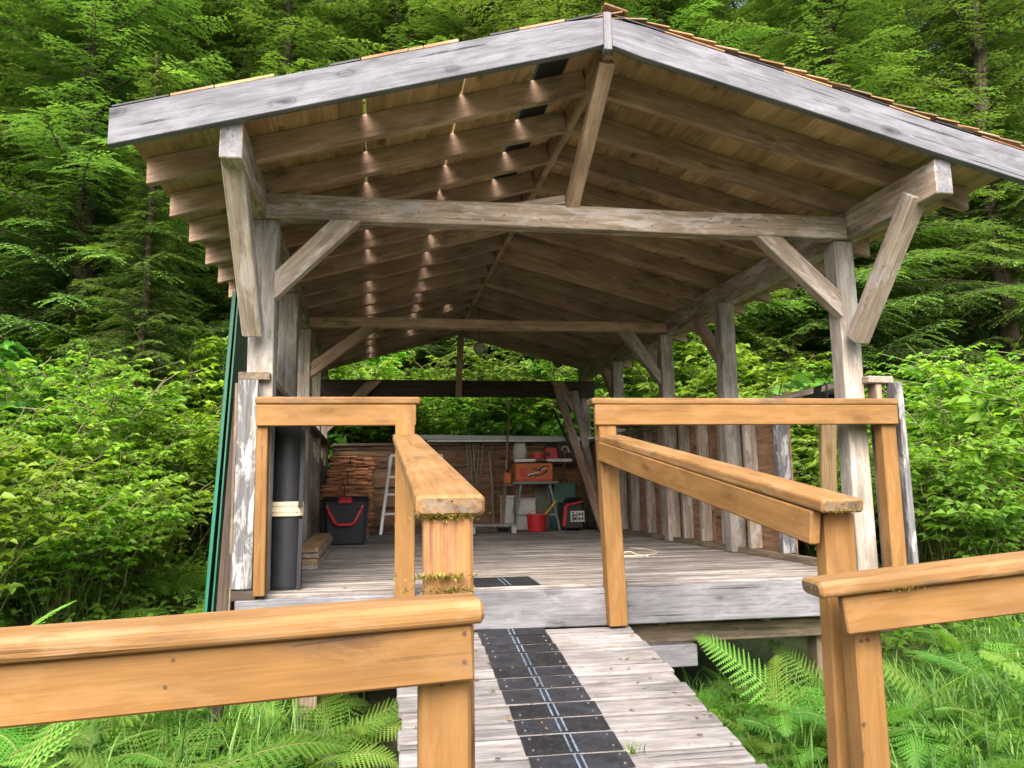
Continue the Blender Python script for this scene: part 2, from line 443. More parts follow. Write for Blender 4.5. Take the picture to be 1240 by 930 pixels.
def make_ground():
    def axis(a, b, fine0, fine1, step, big):
        L = [fine0]
        while L[-1] < fine1: L.append(L[-1] + step)
        s = step
        while L[-1] < b: s *= 1.35; L.append(L[-1] + min(s, big))
        s = step
        while L[0] > a: s *= 1.35; L.insert(0, L[0] - min(s, big))
        return np.array(L)
    xs = axis(-600, 600, -12, 14, 0.35, 60); ys = axis(-300, 900, -2, 22, 0.35, 60)
    X, Y = np.meshgrid(xs, ys)
    Z = ground_z(X, np.minimum(Y, 120))
    n, m = X.shape
    idx = np.arange(n * m).reshape(n, m)
    f = np.stack([idx[:-1, :-1], idx[:-1, 1:], idx[1:, 1:], idx[1:, :-1]], -1).reshape(-1, 4)
    v = np.stack([X, Y, Z], -1).reshape(-1, 3)
    mt, nt = new_mat('forest_soil'); N = NT(nt)
    gc = N.attr('gc').outputs['Vector']
    n1 = N.noise(gc, 1.2, 8, 0.65); n2 = N.noise(gc, 14, 5, 0.7)
    c = N.ramp(n1, [(0.35, (0.035, 0.026, 0.016)), (0.6, (0.03, 0.05, 0.014))])
    c = N.mix(N.ramp(n2, [(0.45, 0.0), (0.62, 0.7)]), c, (0.06, 0.085, 0.022))
    b = N.n('ShaderNodeBsdfPrincipled', Roughness=0.95); N.l(c, b.inputs['Base Color'])
    bp = N.n('ShaderNodeBump', Strength=0.8, Distance=0.03); N.l(n2, bp.inputs['Height']); N.l(bp.outputs[0], b.inputs['Normal'])
    o = N.n('ShaderNodeOutputMaterial'); N.l(b.outputs[0], o.inputs[0])
    me = np_mesh('ground', v, [f], [mt], gc=v, rnd=np.full(len(v), .5), smooth=True)
    ob = bpy.data.objects.new('ground', me); col.objects.link(ob); ob['kind'] = 'structure'
make_ground()

# ------------------------------------------------------------------ the shelter
shelter = thing('timber_shelter', (RX, 3.95, 0), 'open timber shelter with gable roof on a raised plank deck', 'shelter')
YB = 9.6                        # back frame
YEND = 10.0                     # roof end
PZ0, PZ1 = 1.935, 2.115         # wall plates

# deck
mb = MB()
y = 3.95
while y < YB + 0.1:
    w = random.choice((0.085, 0.095, 0.1)); 
    x0 = SX(-0.76, y); x1 = SX(2.86, y)
    mb.beam((x0 + random.uniform(0, .015), y + w / 2, -0.018), (x1 - random.uniform(0, .02), y + w / 2, -0.018 + random.uniform(-.002, .002)), w - 0.007, 0.036, c=0.006, n=8, wob=0.0015)
    y += w
mb.build('deck_boards', M['deck'], shelter)
mb = MB()
mb.beam((-0.78, 3.925, -0.11), (2.86, 3.925, -0.11), 0.045, 0.19, c=0.006, n=6, wob=0.002)
mb.build('rim_board', M['rim'], shelter)
mb = MB()
mb.beam((-0.70, 4.12, -0.29), (2.80, 4.12, -0.29), 0.10, 0.095, c=0.006)
mb.build('floor_beam', M['sill'], shelter)
for yy in (6.0, 8.0, 9.5): MB().beam((SX(-0.70, yy), yy, -0.29), (SX(2.8, yy), yy, -0.29), 0.10, 0.095).build('floor_beam', M['sill'], shelter)
mb = MB()
for xx in (-0.4, 0.2, 0.8, 1.4, 2.0, 2.6):
    mb.beam((xx, 4.0, -0.14), (SX(xx, YB), YB, -0.14), 0.045, 0.19)
mb.build('floor_joist', M['sill'], shelter)
mb = MB(); mb.beam((1.2, 4.06, -0.395), (1.59, 4.06, -0.395), 0.12, 0.115, c=0.005); mb.build('bearing_block', M['rim'], shelter)
for xx, yy in ((-0.45, 4.15), (1.0, 4.3), (2.42, 4.2), (-0.6, 8), (1.0, 8), (2.4, 8), (-0.6, 6), (1, 6), (2.5, 6)):
    MB().beam((SX(xx, yy), yy, -1.25), (SX(xx, yy), yy, -0.337), 0.11, 0.11, up=(0, 1, 0)).build('foundation_post', M['sill'], shelter)

# posts
def post(x0, x1, y0, y1, z0, z1, mat='post', name='post', lean=0.0):
    xm = (x0 + x1) / 2; ym = (y0 + y1) / 2
    mb = MB(); mb.beam((SX(xm, y0), ym, z0), (SX(xm, y0) + lean, ym, z1), x1 - x0, y1 - y0, up=(0, 1, 0), c=0.005, n=6, wob=0.002)
    return mb.build(name, M[mat], shelter)
for (ya, yb) in ((3.98, 4.10), (5.50, 5.62), (6.74, 6.86), (8.2, 8.3), (9.55, 9.67)):
    xl = -0.775 if ya < 4 else -0.81
    mt = 'post_bleached' if ya < 6 else 'post'
    post(xl, xl + 0.13, ya, yb, 0.002, PZ0, mt)
    post(2.55, 2.67, ya, yb, 0.002, PZ0, mt)
# thinner studs doubled beside the posts on the left
for ya in (5.63, 7.5, 8.9):
    post(-0.80, -0.72, ya, ya + 0.05, 0.002, PZ0, name='stud')
# wall plates
for (xa, xb) in ((-0.80, -0.705), (2.62, 2.715)):
    xm = (xa + xb) / 2
    mb = MB(); mb.beam(S(xm, 3.235, (PZ0 + PZ1) / 2), S(xm, YEND - 0.1, (PZ0 + PZ1) / 2), 0.095, 0.18, c=0.005, n=10, wob=0.003, endmi=1)
    mb.build('wall_plate', [M['plate'], M['rim']], shelter)
# tie beams
def tie(y, z0, z1, mat='plate', d=0.09, sag=0.0):
    mb = MB(); mb.beam((SX(-0.704, y), y, (z0 + z1) / 2), (SX(2.619, y), y, (z0 + z1) / 2), d, z1 - z0, c=0.005, n=10, wob=0.003)
    mb.build('tie_beam', M[mat], shelter)
tie(3.995, 1.935, 2.07)
tie(6.79, 1.96, 2.05, 'rafter')
mb = MB(); mb.beam((SX(-0.80, 9.52), 9.52, 1.775), (SX(2.72, 9.52), 9.52, 1.775), 0.05, 0.21); mb.build('tie_beam', M['dark'], shelter)
# braces in the plane of the frames
def brace(xp, z0, z1, xt0, xt1, zt, y, d=0.07, mat='post'):
    """seen from the front: plumb cut on the post at xp (z0..z1), level cut under the tie at zt (xt0..xt1)"""
    mb = MB(); f = y - d / 2; b = y + d / 2
    prof = [(xp, z0), (xt1, zt), (xt0, zt), (xp, z1)]
    V = [(x, f, z) for x, z in prof] + [(x, b, z) for x, z in prof]
    dv = Vector((xt1 - xp, 0, zt - z0)).normalized(); nv = Vector((-dv.z, 0, dv.x))
    G = [(Vector(p) - Vector(V[0])) for p in V]; G = [(g.dot(dv), g.dot(nv), g.y) for g in G]
    Fs = [[0, 1, 2, 3], [7, 6, 5, 4], [0, 4, 5, 1], [2, 6, 7, 3], [3, 7, 4, 0], [1, 5, 6, 2]]
    mb.raw(V, Fs, G); mb.build('brace', M[mat], shelter)
brace(-0.647, 1.495, 1.64, -0.365, -0.212, 1.934, 3.985)
brace(2.549, 1.465, 1.61, 2.20, 2.045, 1.934, 3.985)
brace(SX(-0.678, 6.8), 1.50, 1.63, -0.335, -0.19, 1.96, 6.79, mat='rafter')
brace(SX(2.549, 6.8), 1.45, 1.58, 2.20, 2.05, 1.96, 6.79)
brace(-0.87, 1.22, 1.36, -0.40, -0.22, 1.86, 9.47, .05, 'rafter')
brace(2.36, 1.3, 1.45, 2.10, 1.94, 1.86, 9.47, .05, 'rafter')
# knee braces reaching forward under the plate ends
MB().beam((-0.735, 3.90, 1.30), (-0.745, 3.36, 1.99), 0.095, 0.085, up=(0, 1, 1), c=0.005, n=3).build('knee_brace', M['post'], shelter)
MB().beam((2.60, 3.91, 1.32), (2.655, 3.40, 1.99), 0.095, 0.10, up=(0, 1, 1), c=0.005, n=3).build('knee_brace', M['post'], shelter)
# braces along the plates, inside the right wall
for (ya, yb) in ((5.62, 6.1), (6.86, 7.3), (8.3, 8.75)):
    MB().beam(S(2.6, ya, 1.5), S(2.62, yb, 1.95), 0.07, 0.08, up=(1, 0, 0)).build('brace', M['rafter'], shelter)
    MB().beam(S(-0.74, ya, 1.5), S(-0.74, yb, 1.95), 0.07, 0.08, up=(1, 0, 0)).build('brace', M['rafter'], shelter)
# ridge, struts
mb = MB(); mb.beam(S(RX, 3.262, RZ - 0.095), S(RX, YEND - 0.05, RZ - 0.095), 0.045, 0.16, c=0.005, n=8, wob=0.002); mb.build('ridge_beam', M['rafter'], shelter)
mb = MB(); mb.beam((0.985, 3.30, 2.55), (0.955, 4.0, 2.06), 0.078, 0.06, up=(0, 0, 1), c=0.005, n=3, wob=0.002); mb.build('strut', M['rafter'], shelter)
mb = MB(); mb.beam((SX(0.93, 9.44), 9.44, 1.66), (SX(RX, 9.44), 9.44, 2.44), 0.075, 0.06, up=(0, 1, 0)); mb.build('king_post', M['rafter'], shelter)
# rafters in pairs
XE_L, XE_R = -1.215, 3.16
yr = 3.61; k = 0
while yr < YEND:
    for side in (-1, 1):
        xe = (-1.19 if side < 0 else 3.10) + random.uniform(-.01, .01)
        dep = 0.132 + random.uniform(-.004, .006)
        xi = RX + side * 0.024
        top = lambda x: roof_z(x) - OFF[side] - 0.001
        mb = MB()
        z0 = top(xi) - dep / 2; z1 = top(xe) - dep / 2
        L = MB()
        mb.beam((SX(xi, yr), yr, z0), (SX(xe, yr), yr, z1), 0.046, dep * 0.965, c=0.003, n=6, wob=0.0)
        sl = SLL if side < 0 else -SLR
        for i, q in enumerate(mb.v):
            if abs(q[0] - SX(xe, yr)) < 0.05: mb.v[i] = (SX(xe, yr), q[1], q[2] + (SX(xe, yr) - q[0]) * sl)
        mb.build('rafter', M['rafter'], shelter)
    yr += 0.425; k += 1
# end rafters (back)
for side, xe in ((-1, XE_L), (1, XE_R)):
    zz = lambda x: roof_z(x) - 0.08
    mb = MB(); mb.beam((SX(RX, YEND), YEND, zz(RX)), (SX(xe, YEND), YEND, zz(xe)), 0.045, 0.14); mb.build('barge_board', M['rafter'], shelter)
# front barge boards, mitred around a plumb ridge end block
for side, xe in ((-1, XE_L), (1, XE_R)):
    zz = lambda x: roof_z(x) - 0.081
    xi = RX + side * 0.021
    mb = MB(); mb.beam((xi, 3.218, zz(xi)), (xe, 3.218, zz(xe)), 0.044, 0.157, c=0.003, n=14, wob=0.0012)
    # plumb cuts at both ends
    for i, q in enumerate(mb.v):
        q = Vector(q)
        if abs(q.x - xi) < 0.05: q.z += (xi - q.x) * (-side) * (-(SLL if side < 0 else SLR)); q.x = xi
        elif abs(q.x - xe) < 0.05: q.z += (xe - q.x) * ((SLL if side < 0 else -SLR)); q.x = xe
        mb.v[i] = tuple(q)
    o = mb.build('barge_board', M['fascia'], shelter)
MB().beam((RX, 3.214, 2.545), (RX, 3.214, 2.738), 0.038, 0.05, up=(0, 1, 0), c=0.003).build('ridge_end_block', M['rim'], shelter)

# roof sheathing, boards running front to back, each board a strip; left slope has open gaps
def sheathing(side):
    mb = MB()
    sl = SLL if side < 0 else SLR
    xe = -1.22 if side < 0 else 3.17
    d = 0.0; tot = abs(xe - RX)
    gaps = [abs(g - RX) for g in (0.655, 0.285, -0.195)] if side < 0 else []
    widths = []
    while d < tot - 0.02:
        w = random.choice((0.12, 0.135, 0.15, 0.18))
        gap_here = None
        for g in gaps:
            if d < g <= d + w + 0.03: gap_here = g
        e = min(d + w, tot)
        if gap_here is not None: e = gap_here - 0.008
        xm = RX + side * (d + e) / 2
        if side < 0 and abs(xm - 0.715) < 0.05: mi = 1
        else: mi = 0
        zc = roof_z(xm) + 0.010 - OFF[side] + random.uniform(-.0012, .0012)
        y0, y1 = (3.25, YEND + 0.02) if True else 0
        # board in three lengths with butt joints
        js = sorted([y0, y1] + ([random.uniform(5.2, 5.8), random.uniform(7.3, 8.2)]))
        for a, b in zip(js[:-1], js[1:]):
            p0 = Vector((SX(xm, a), a, zc)); p1 = Vector((SX(xm, b - 0.002), b - 0.002, zc))
            nrm = Vector((-sl if side < 0 else sl, 0, 1)).normalized()
            mb.beam(p0, p1, ((e - d) + 0.001) * math.sqrt(1 + sl * sl), 0.02, up=nrm, c=0.0015, n=3, r=random.random(), mi=mi)
        d = e + (0.017 if gap_here is not None else 0.0)
        if gap_here is not None: gaps.remove(gap_here)
    o = mb.build('roof_boards', [M['sheath'], M['felt']], shelter)
    return o
sheathing(-1); sheathing(1)

# shingles: right slope fully shingled, courses parallel to the ridge
def shingle_course(mb, x_lo, side, y0, y1, lift, w=(0.08, 0.16)):
    sl = SLL if side < 0 else SLR
    y = y0
    while y < y1:
        ww = random.uniform(*w)
        x_up = x_lo - side * 0.27
        a = Vector((SX(x_lo, y), 0, roof_z(x_lo) + 0.026 + lift + random.uniform(-.002, .003)))
        b = Vector((SX(x_up, y), 0, roof_z(x_up) + 0.018))
        ym = y + ww / 2
        jit = random.uniform(-.006, .006)
        a.x += jit
        a.y = b.y = ym
        mb.beam(a, b, ww - 0.004, 0.009, c=0.002, taper=0.5)
        y += ww
sh = MB()
x = 3.20
while x > RX + 0.02:
    shingle_course(sh, x, 1, 3.185, YEND + 0.04, 0.0); x -= 0.115
sh.build('shingles', M['shake_roof'], shelter)
mb = MB()
mb.beam((RX + 0.045, 3.19, RZ + 0.036), (SX(RX + 0.045, YEND), YEND, RZ + 0.036), 0.12, 0.012, up=(SLR, 0, 1), n=8, wob=.001)
mb.build('ridge_cap', M['shake_roof'], shelter)
# board ends and felt tabs laid over the front edge of the left slope
mb = MB()
segs = [(-1.21, -0.98, 2), (-0.98, -0.80, 0), (-0.80, -0.55, 1), (-0.32, -0.18, 2), (-0.18, 0.03, 0), (0.03, 0.10, 1), (0.10, 0.26, 0), (0.40, 0.54, 2), (0.54, 0.76, 0), (0.76, 0.955, 2)]
for (xa, xb, kind) in segs:
    xm = (xa + xb) / 2; t = 0.012 if kind != 2 else 0.009
    nrm = Vector((-SLL, 0, 1)).normalized()
    za = roof_z(xa) + 0.004 + t / 2; zb = roof_z(xb) + 0.004 + t / 2
    mb.beam((xa + 0.002, 3.222, za), (xb - 0.002, 3.222, zb), 0.05, t + random.uniform(0, .004), up=nrm, c=0.002, n=2)
    mb.build('edge_strip', M[('shake_roof', 'fresh', 'felt')[kind]], shelter); mb = MB()
mb = MB()
for (xa, xb, kind) in ((0.98, 1.25, 2), (1.25, 1.55, 0), (1.62, 1.85, 2), (1.85, 2.1, 1), (2.15, 2.4, 2), (2.4, 2.62, 1), (2.65, 2.85, 2), (2.9, 3.15, 0)):
    za = roof_z(xa) + 0.004 + 0.005; zb = roof_z(xb) + 0.004 + 0.005
    mb.beam((xa, 3.222, za), (xb, 3.222, zb), 0.05, 0.009, c=0.002)
    mb.build('edge_strip', M[('shake_roof', 'fresh', 'felt')[kind]], shelter); mb = MB()
# felt underlay lapped at top of left slope
mb = MB()
nrm = Vector((-SLL, 0, 1)).normalized()
mb.beam((SX(0.88, 3.3), 3.26, roof_z(0.88) + 0.026 - OFF[-1]), (SX(0.88, YEND), YEND, roof_z(0.88) + 0.026 - OFF[-1]), 0.2, 0.004, up=nrm, c=0.001)
mb.build('felt_underlay', M['felt'], shelter)

for (gx, ya, yb) in ((0.655, 5.55, 7.9), (0.655, 8.3, YEND), (0.285, 6.9, 7.3), (-0.195, 5.95, 6.4), (-0.195, 4.7, 4.95), (0.285, 5.2, 5.5), (-0.195, 8.05, 8.5), (0.285, 9.1, YEND)):  # added strips over parts of the gaps, placed to break up the light leaks
    MB().beam((SX(gx, ya), ya, roof_z(gx) + 0.024 - OFF[-1]), (SX(gx, yb), yb, roof_z(gx) + 0.024 - OFF[-1]), 0.11, 0.004, up=nrm, c=0.001).build('light_gap_cover', M['felt'], shelter)

# left half wall: cap rail, sheathing outside, end board
mb = MB()
mb.beam(S(-0.73, 3.93, 1.087), S(-0.73, YB, 1.087), 0.155, 0.04, c=0.004, n=4)
mb.build('cap_rail', M['sill'], shelter)
mb = MB(); mb.beam((-0.75, 3.915, 0.035), (-0.752, 3.915, 1.064), 0.096, 0.025, up=(0, 1, 0), c=0.003, n=4, wob=0.001)
mb.build('end_board', M['white'], shelter)
mb = MB(); mb.beam((-0.80, 3.925, 0.003), (-0.68, 3.925, 0.003), 0.04, 0.05); mb.build('end_block', M['dark'], shelter)
mb = MB()
y = 4.0
while y < YB:
    mb.beam((SX(-0.825, y), y + 0.09, -0.15), (SX(-0.825, y), y + 0.09, 1.06), 0.015, 0.176, up=(0, 1, 0), c=0.002); y += 0.18
mb.build('wall_boarding', M['sill'], shelter)
mb = MB(); mb.beam((-0.885, 4.02, -0.9), (-0.818, 4.02, 1.06), 0.075, 0.05, up=(0, 1, 0), taper=.5); mb.build('corner_trim', M['dark'], shelter)
for yy in (4.35, 4.9, 5.2, 5.9, 6.5, 7.1, 7.7, 8.6):
    MB().beam(S(-0.76, yy, 0.002), S(-0.76, yy, 1.066), 0.09, 0.045, up=(0, 1, 0), c=0.003).build('wall_stud', M['post'], shelter)
# right half wall
mb = MB(); mb.beam((2.745, 3.93, 1.095), S(2.64, 5.4, 1.09), 0.17, 0.04, c=0.004, n=3)
mb.build('cap_rail', M['post'], shelter)
mb = MB(); mb.beam(S(2.64, 5.41, 1.09), S(2.64, YB, 1.09), 0.12, 0.04, c=0.004, n=3)
mb.build('cap_rail', M['post'], shelter)
MB().beam((2.822, 3.92, 0.0), (2.815, 3.92, 1.074), 0.036, 0.10, up=(0, 1, 0), c=0.003, n=4).build('end_board', M['white'], shelter)
MB().beam((2.74, 3.985, 0.002), (2.735, 3.985, 1.074), 0.04, 0.08, up=(0, 1, 0), c=0.003).build('wall_stud', M['sill'], shelter)
mb = MB(); mb.beam(S(2.62, 4.3, 0.022), S(2.62, YB, 0.022), 0.06, 0.042, c=0.003); mb.build('sole_plate', M['sill'], shelter)
for i, yy in enumerate((4.86, 5.3, 5.72, 6.12, 6.5, 7.0, 7.4, 7.85, 8.55, 9.0)):
    MB().beam(S(2.635, yy, 0.044), S(2.635, yy, 1.068), 0.09, 0.05, up=(0, 1, 0), c=0.003).build('wall_stud', M['white'] if i == 0 else M['post'], shelter)
mb = MB()
for (ya, yb) in ((4.84, 6.06), (6.065, 7.28), (7.285, 8.5), (8.505, 9.6)):
    mb.beam(S(2.69, ya, 0.5), S(2.69, yb, 0.5), 0.014, 1.12, c=0.002)
mb.build('plywood_panel', M['ply'], shelter)
# back half wall
mb = MB()
for (xa, xb) in ((-0.82, 0.30), (0.305, 1.42), (1.425, 2.45)):
    mb.beam((xa, 9.66, 0.52), (xb, 9.66, 0.52), 0.014, 1.08, c=0.002)
mb.build('plywood_panel', M['ply'], shelter)
mb = MB()
for zz in (0.06, 0.3, 0.55, 0.8, 1.02): mb.beam((-0.82, 9.64, zz), (2.42, 9.64, zz), 0.018, 0.03)
for xx in (0.35, 1.18, 1.95): mb.beam((xx, 9.635, 0.02), (xx, 9.635, 1.06), 0.045, 0.03, up=(0, 1, 0))
mb.build('wall_batten', M['sill'], shelter)
mb = MB(); mb.beam((-0.82, 9.63, 1.075), (2.45, 9.63, 1.075), 0.1, 0.03); mb.build('cap_rail', M['sill'], shelter)
# nail heads on the tie beam and posts
mb = MB()
for x in np.arange(-0.6, 2.6, 0.23):
    z_ = 2.0 + random.uniform(-.04, .04); x_ = x + random.uniform(-.08, .08)
    mb.tube([(x_, 3.953, z_), (x_, 3.946, z_)], 0.004, 6)
mb.build('nail_heads', M['rust'], shelter)

# ------------------------------------------------------------------ the ramp
ramp = thing('ramp', (0.6, 3.9, -0.2), 'sloping grey plank ramp with a black grip strip up the middle', 'ramp')
RS = 0.15
def ramp_z(y): return -0.197 - RS * (3.94 - y)
edges = [3.90, 3.79, 3.673, 3.565, 3.395, 3.29, 3.171, 3.033, 2.905, 2.783, 2.635, 2.52]
while edges[-1] > -1.2: edges.append(edges[-1] - random.choice((0.10, 0.125, 0.14, 0.15)))
rb = MB(); gs = [MB(), MB()]; nl = gs[0]; ln = MB()
nrm = Vector((0, -RS, 1)).normalized()
for i in range(len(edges) - 1):
    y1, y0 = edges[i], edges[i + 1]
    w = y1 - y0 - 0.017; ym = (y0 + y1) / 2
    dx = 0.017 * (3.95 - ym)
    xl = -0.005 + dx + random.uniform(-.012, .008); xr = 1.178 + dx + random.uniform(-.012, .014)
    zz = ramp_z(ym) - 0.018 + random.uniform(-.003, .003)
    rb.beam((xl, ym, zz), (xr, ym, zz + random.uniform(-.002, .002)), w, 0.036, up=nrm, c=0.006, n=10, wob=0.0012)
    # grip strip, cut per plank
    gx0, gx1 = 0.392 + dx * 1.9, 0.732 + dx * 1.9
    gm = gs[i % 2]
    j = random.uniform(-.003, .003); rv = random.choice((0.1, 0.35, 0.7, 0.95))
    zt = ramp_z(ym) + 0.0035
    gm = gs[0]
    wv = w + 0.002
    tilt = Vector((0, random.uniform(-.015, .015) - RS, 1)).normalized()
    gm.beam((gx0 + j, ym, zt), (gx0 + 0.17, ym, zt + .0006), wv, 0.003, up=tilt, c=0.001, n=3, wob=0.0008, r=rv)
    gm.beam((gx0 + 0.1702, ym + random.uniform(-.002, .002), zt + .0007), (gx1 + j, ym, zt), wv, 0.003, up=tilt, c=0.001, n=3, wob=0.0008, r=random.choice((rv, 1 - rv)))
    fade = 1.0
    for ox in (0.158, 0.180):
        ln.beam((gx0 + ox - 0.004, ym - wv * 0.49, zt + 0.0028 - wv * 0.49 * RS), (gx0 + ox - 0.004, ym + wv * 0.49, zt + 0.0028 + wv * 0.49 * RS), 0.0075, 0.001, c=0.0003, r=random.random())
    for (ax, ay) in ((0.03, 0.3), (0.03, -0.3), (0.31, 0.3), (0.31, -0.3)):
        if random.random() < 0.85:
            c0 = (gx0 + ax + j, ym + ay * w, ramp_z(ym + ay * w) + 0.0045)
            nl.tube([c0, (c0[0], c0[1], c0[2] + 0.004)], 0.0042, 8, mi=1)
rb.build('ramp_planks', M['ramp'], ramp)
gst = gs[0].build('grip_strip', [M['grit'], M['nail']], ramp); ln.build('painted_line', M['stripe'], gst)
for xx in (0.06, 0.62, 1.13):
    mb = MB(); mb.beam((xx, 3.9, ramp_z(3.9) - 0.115), (xx + 0.07, -1.2, ramp_z(-1.2) - 0.115), 0.045, 0.15); mb.build('stringer', M['sill'], ramp)

# strip of grip tape on the deck
gm = thing('grip_mat', (0.57, 4.13, 0.0), 'short black grip mat with a faded line lying on the deck at the ramp head', 'mat')
mb = MB()
for (ya, yb, r) in ((3.965, 4.06, 0.8), (4.062, 4.155, 0.3), (4.157, 4.25, 0.6), (4.252, 4.34, 0.2)):
    mb.beam((0.395, (ya + yb) / 2, 0.0045), (0.565, (ya + yb) / 2, 0.0045), yb - ya, 0.003, c=0.001, r=r)
    mb.beam((0.566, (ya + yb) / 2, 0.0045), (0.735, (ya + yb) / 2, 0.0045), yb - ya, 0.003, c=0.001, r=1 - r)
mb.build('rubber_sheet', M['grit'], gm)
mb = MB()
for ox in (0.553, 0.578): mb.beam((ox, 3.97, 0.007), (ox, 4.335, 0.007), 0.008, 0.001, c=0.0003)
mb.build('painted_line', M['stripe'], gm)

# ------------------------------------------------------------------ orange handrails
def moss_patch(parent, cx, cy, cz, sx, sy, n, name='moss'):
    v = []; f = []; r = []
    for i in range(n):
        x = cx + random.gauss(0, sx); y = cy + random.gauss(0, sy); z = cz + random.gauss(0, 0.003)
        for k in range(3):
            a = random.uniform(0, 6.28); l = random.uniform(.006, .018); w = 0.0016
            dx, dy = math.cos(a), math.sin(a); i0 = len(v)
            v += [(x - dy * w, y + dx * w, z), (x + dy * w, y - dx * w, z), (x + dx * l * .6, y + dy * l * .6, z + random.uniform(-.4, .7) * l)]
            f.append((i0, i0 + 1, i0 + 2)); r += [random.random()] * 3
    v = np.array(v) - np.array(WL(parent))
    me = np_mesh(name, v, [np.array(f)], [M['moss']], gc=v, rnd=r)
    o = bpy.data.objects.new(name, me); col.objects.link(o); o.parent = parent
    return o

CAPK = dict(c=0.011, cs=3, n=10, ce=0.006)
# entry railing, left
rl = thing('handrail', (-0.3, 3.9, 0), 'short ochre handrail across the left of the deck front, before the black roll', 'handrail')
mb = MB(); mb.beam((-0.705, 3.90, 0.951), (0.108, 3.90, 0.953), 0.13, 0.038, endmi=1, **CAPK); mb.build('cap_board', [M['stain_top'], M['endgrain']], rl)
mb = MB(); mb.beam((-0.698, 3.857, 0.877), (0.085, 3.857, 0.879), 0.034, 0.106, c=0.004, n=4); mb.build('side_board', M['stain'], rl)
mb = MB(); mb.beam((-0.665, 3.915, 0.002), (-0.672, 3.895, 0.931), 0.055, 0.07, up=(0, 1, 0), n=3); mb.build('post', M['stain'], rl)
# ramp railing, left
r2 = thing('handrail', (0.06, 3.0, -0.2), 'ochre handrail sloping down the left side of the ramp, its worn end nearest the camera', 'handrail')
mb = MB(); mb.beam((0.033, 3.93, 0.770), (0.098, 1.448, 0.470), 0.132, 0.04, endmi=1, **CAPK); mb.build('cap_board', [M['stain_top'], M['endgrain']], r2)
mb = MB(); mb.beam((0.040, 3.86, 0.694), (0.093, 1.50, 0.402), 0.03, 0.095, c=0.004, n=6); mb.build('side_board', M['stain'], r2)
mb = MB(); mb.beam((0.033, 3.855, -0.20), (0.030, 3.88, 0.931), 0.098, 0.08, up=(0, 1, 0), n=4); mb.build('post', M['stain'], r2)
mb = MB(); mb.beam((0.098, 1.507, -0.65), (0.094, 1.507, 0.450), 0.094, 0.10, up=(0, 1, 0), n=4, c=0.006); o = mb.build('post', M['bare'], r2); o['label'] = 'end post worn down to bare reddish wood'
moss_patch(r2, 0.085, 1.452, 0.449, 0.028, 0.004, 150); moss_patch(r2, 0.08, 1.447, 0.338, 0.03, 0.006, 140)
mb = MB()
for q in ((0.12, 1.448, .40), (0.08, 1.449, .37)): mb.tube([(q[0], q[1] + .01, q[2]), (q[0], q[1] + 0.004, q[2])], 0.003, 6)
# ramp railing, right
r3 = thing('handrail', (1.1, 3.0, -0.2), 'long ochre handrail sloping down the right side of the ramp', 'handrail')
mb = MB(); mb.beam((1.105, 3.93, 0.766), (1.238, 1.985, 0.439), 0.135, 0.04, endmi=1, **CAPK); mb.build('cap_board', [M['stain_top'], M['endgrain']], r3)
mb = MB(); mb.beam((1.052, 3.86, 0.690), (1.185, 2.045, 0.377), 0.034, 0.098, c=0.004, n=6); mb.build('side_board', M['stain'], r3)
mb = MB(); mb.beam((1.112, 3.875, -0.20), (1.085, 3.895, 0.93), 0.095, 0.09, up=(0, 1, 0), n=4); mb.build('post', M['stain'], r3)
mb = MB(); mb.beam((1.245, 2.08, -1.1), (1.262, 2.075, 0.420), 0.095, 0.06, up=(0, 1, 0), n=4, c=0.006); mb.build('post', M['stain'], r3)
moss_patch(r3, 1.225, 1.975, 0.425, 0.018, 0.003, 40)
# entry railing, right
r4 = thing('handrail', (1.9, 3.9, 0), 'long level ochre handrail across the right of the deck front', 'handrail')
mb = MB(); mb.beam((1.005, 3.90, 0.953), (2.775, 3.90, 0.956), 0.13, 0.036, endmi=1, **CAPK); mb.build('cap_board', [M['stain_top'], M['endgrain']], r4)
mb = MB(); mb.beam((1.02, 3.853, 0.880), (2.765, 3.853, 0.883), 0.034, 0.108, c=0.004, n=6); mb.build('side_board', M['stain'], r4)
mb = MB(); mb.beam((2.715, 3.895, -0.1), (2.722, 3.90, 0.934), 0.088, 0.075, up=(0, 1, 0), n=4); mb.build('post', M['stain'], r4)
mb = MB(); mb.beam((2.5, 3.872, 0.02), (2.5, 3.87, 0.03), 0.01, 0.01)
# near railing, left
r5 = thing('handrail', (-0.6, 1.35, -0.7), 'near ochre handrail running off the left edge of the photograph', 'handrail')
def off5(x): return ((x - 0.125) * 0.048, (x - 0.125) * 0.036)
def P5(x, y, z): a, b = off5(x); return (x, y + a, z + b)
mb = MB(); mb.beam(P5(0.143, 1.372, 0.294), P5(-1.7, 1.372, 0.294), 0.13, 0.040, c=0.014, cs=4, n=14, ce=0.007, wob=0.0012, endmi=1); mb.build('cap_board', [M['stain_top'], M['endgrain']], r5)
mb = MB(); mb.beam(P5(0.1275, 1.343, 0.227), P5(-1.7, 1.343, 0.222), 0.035, 0.093, c=0.004, n=8, wob=0.001); mb.build('side_board', M['stain'], r5)
for xx in (0.081, -1.35):
    a, b = off5(xx)
    mb = MB(); mb.beam((xx + .002, 1.405 + a, -1.1), (xx, 1.405 + a, 0.273 + b), 0.09, 0.085, up=(0, 1, 0), n=4, c=0.006); mb.build('post', M['stain'], r5)
mb = MB()
for (x, z) in ((0.112, 0.258), (0.112, 0.212), (0.075, 0.168), (-0.35, 0.24), (-0.36, .2)):
    a, b = off5(x); yy = (1.3245 if z > 0.18 else 1.3615) + a
    mb.tube([(x, yy + .004, z), (x, yy - 0.0007, z)], 0.0034, 8)
mb.build('nail_heads', M['rust'], r5)
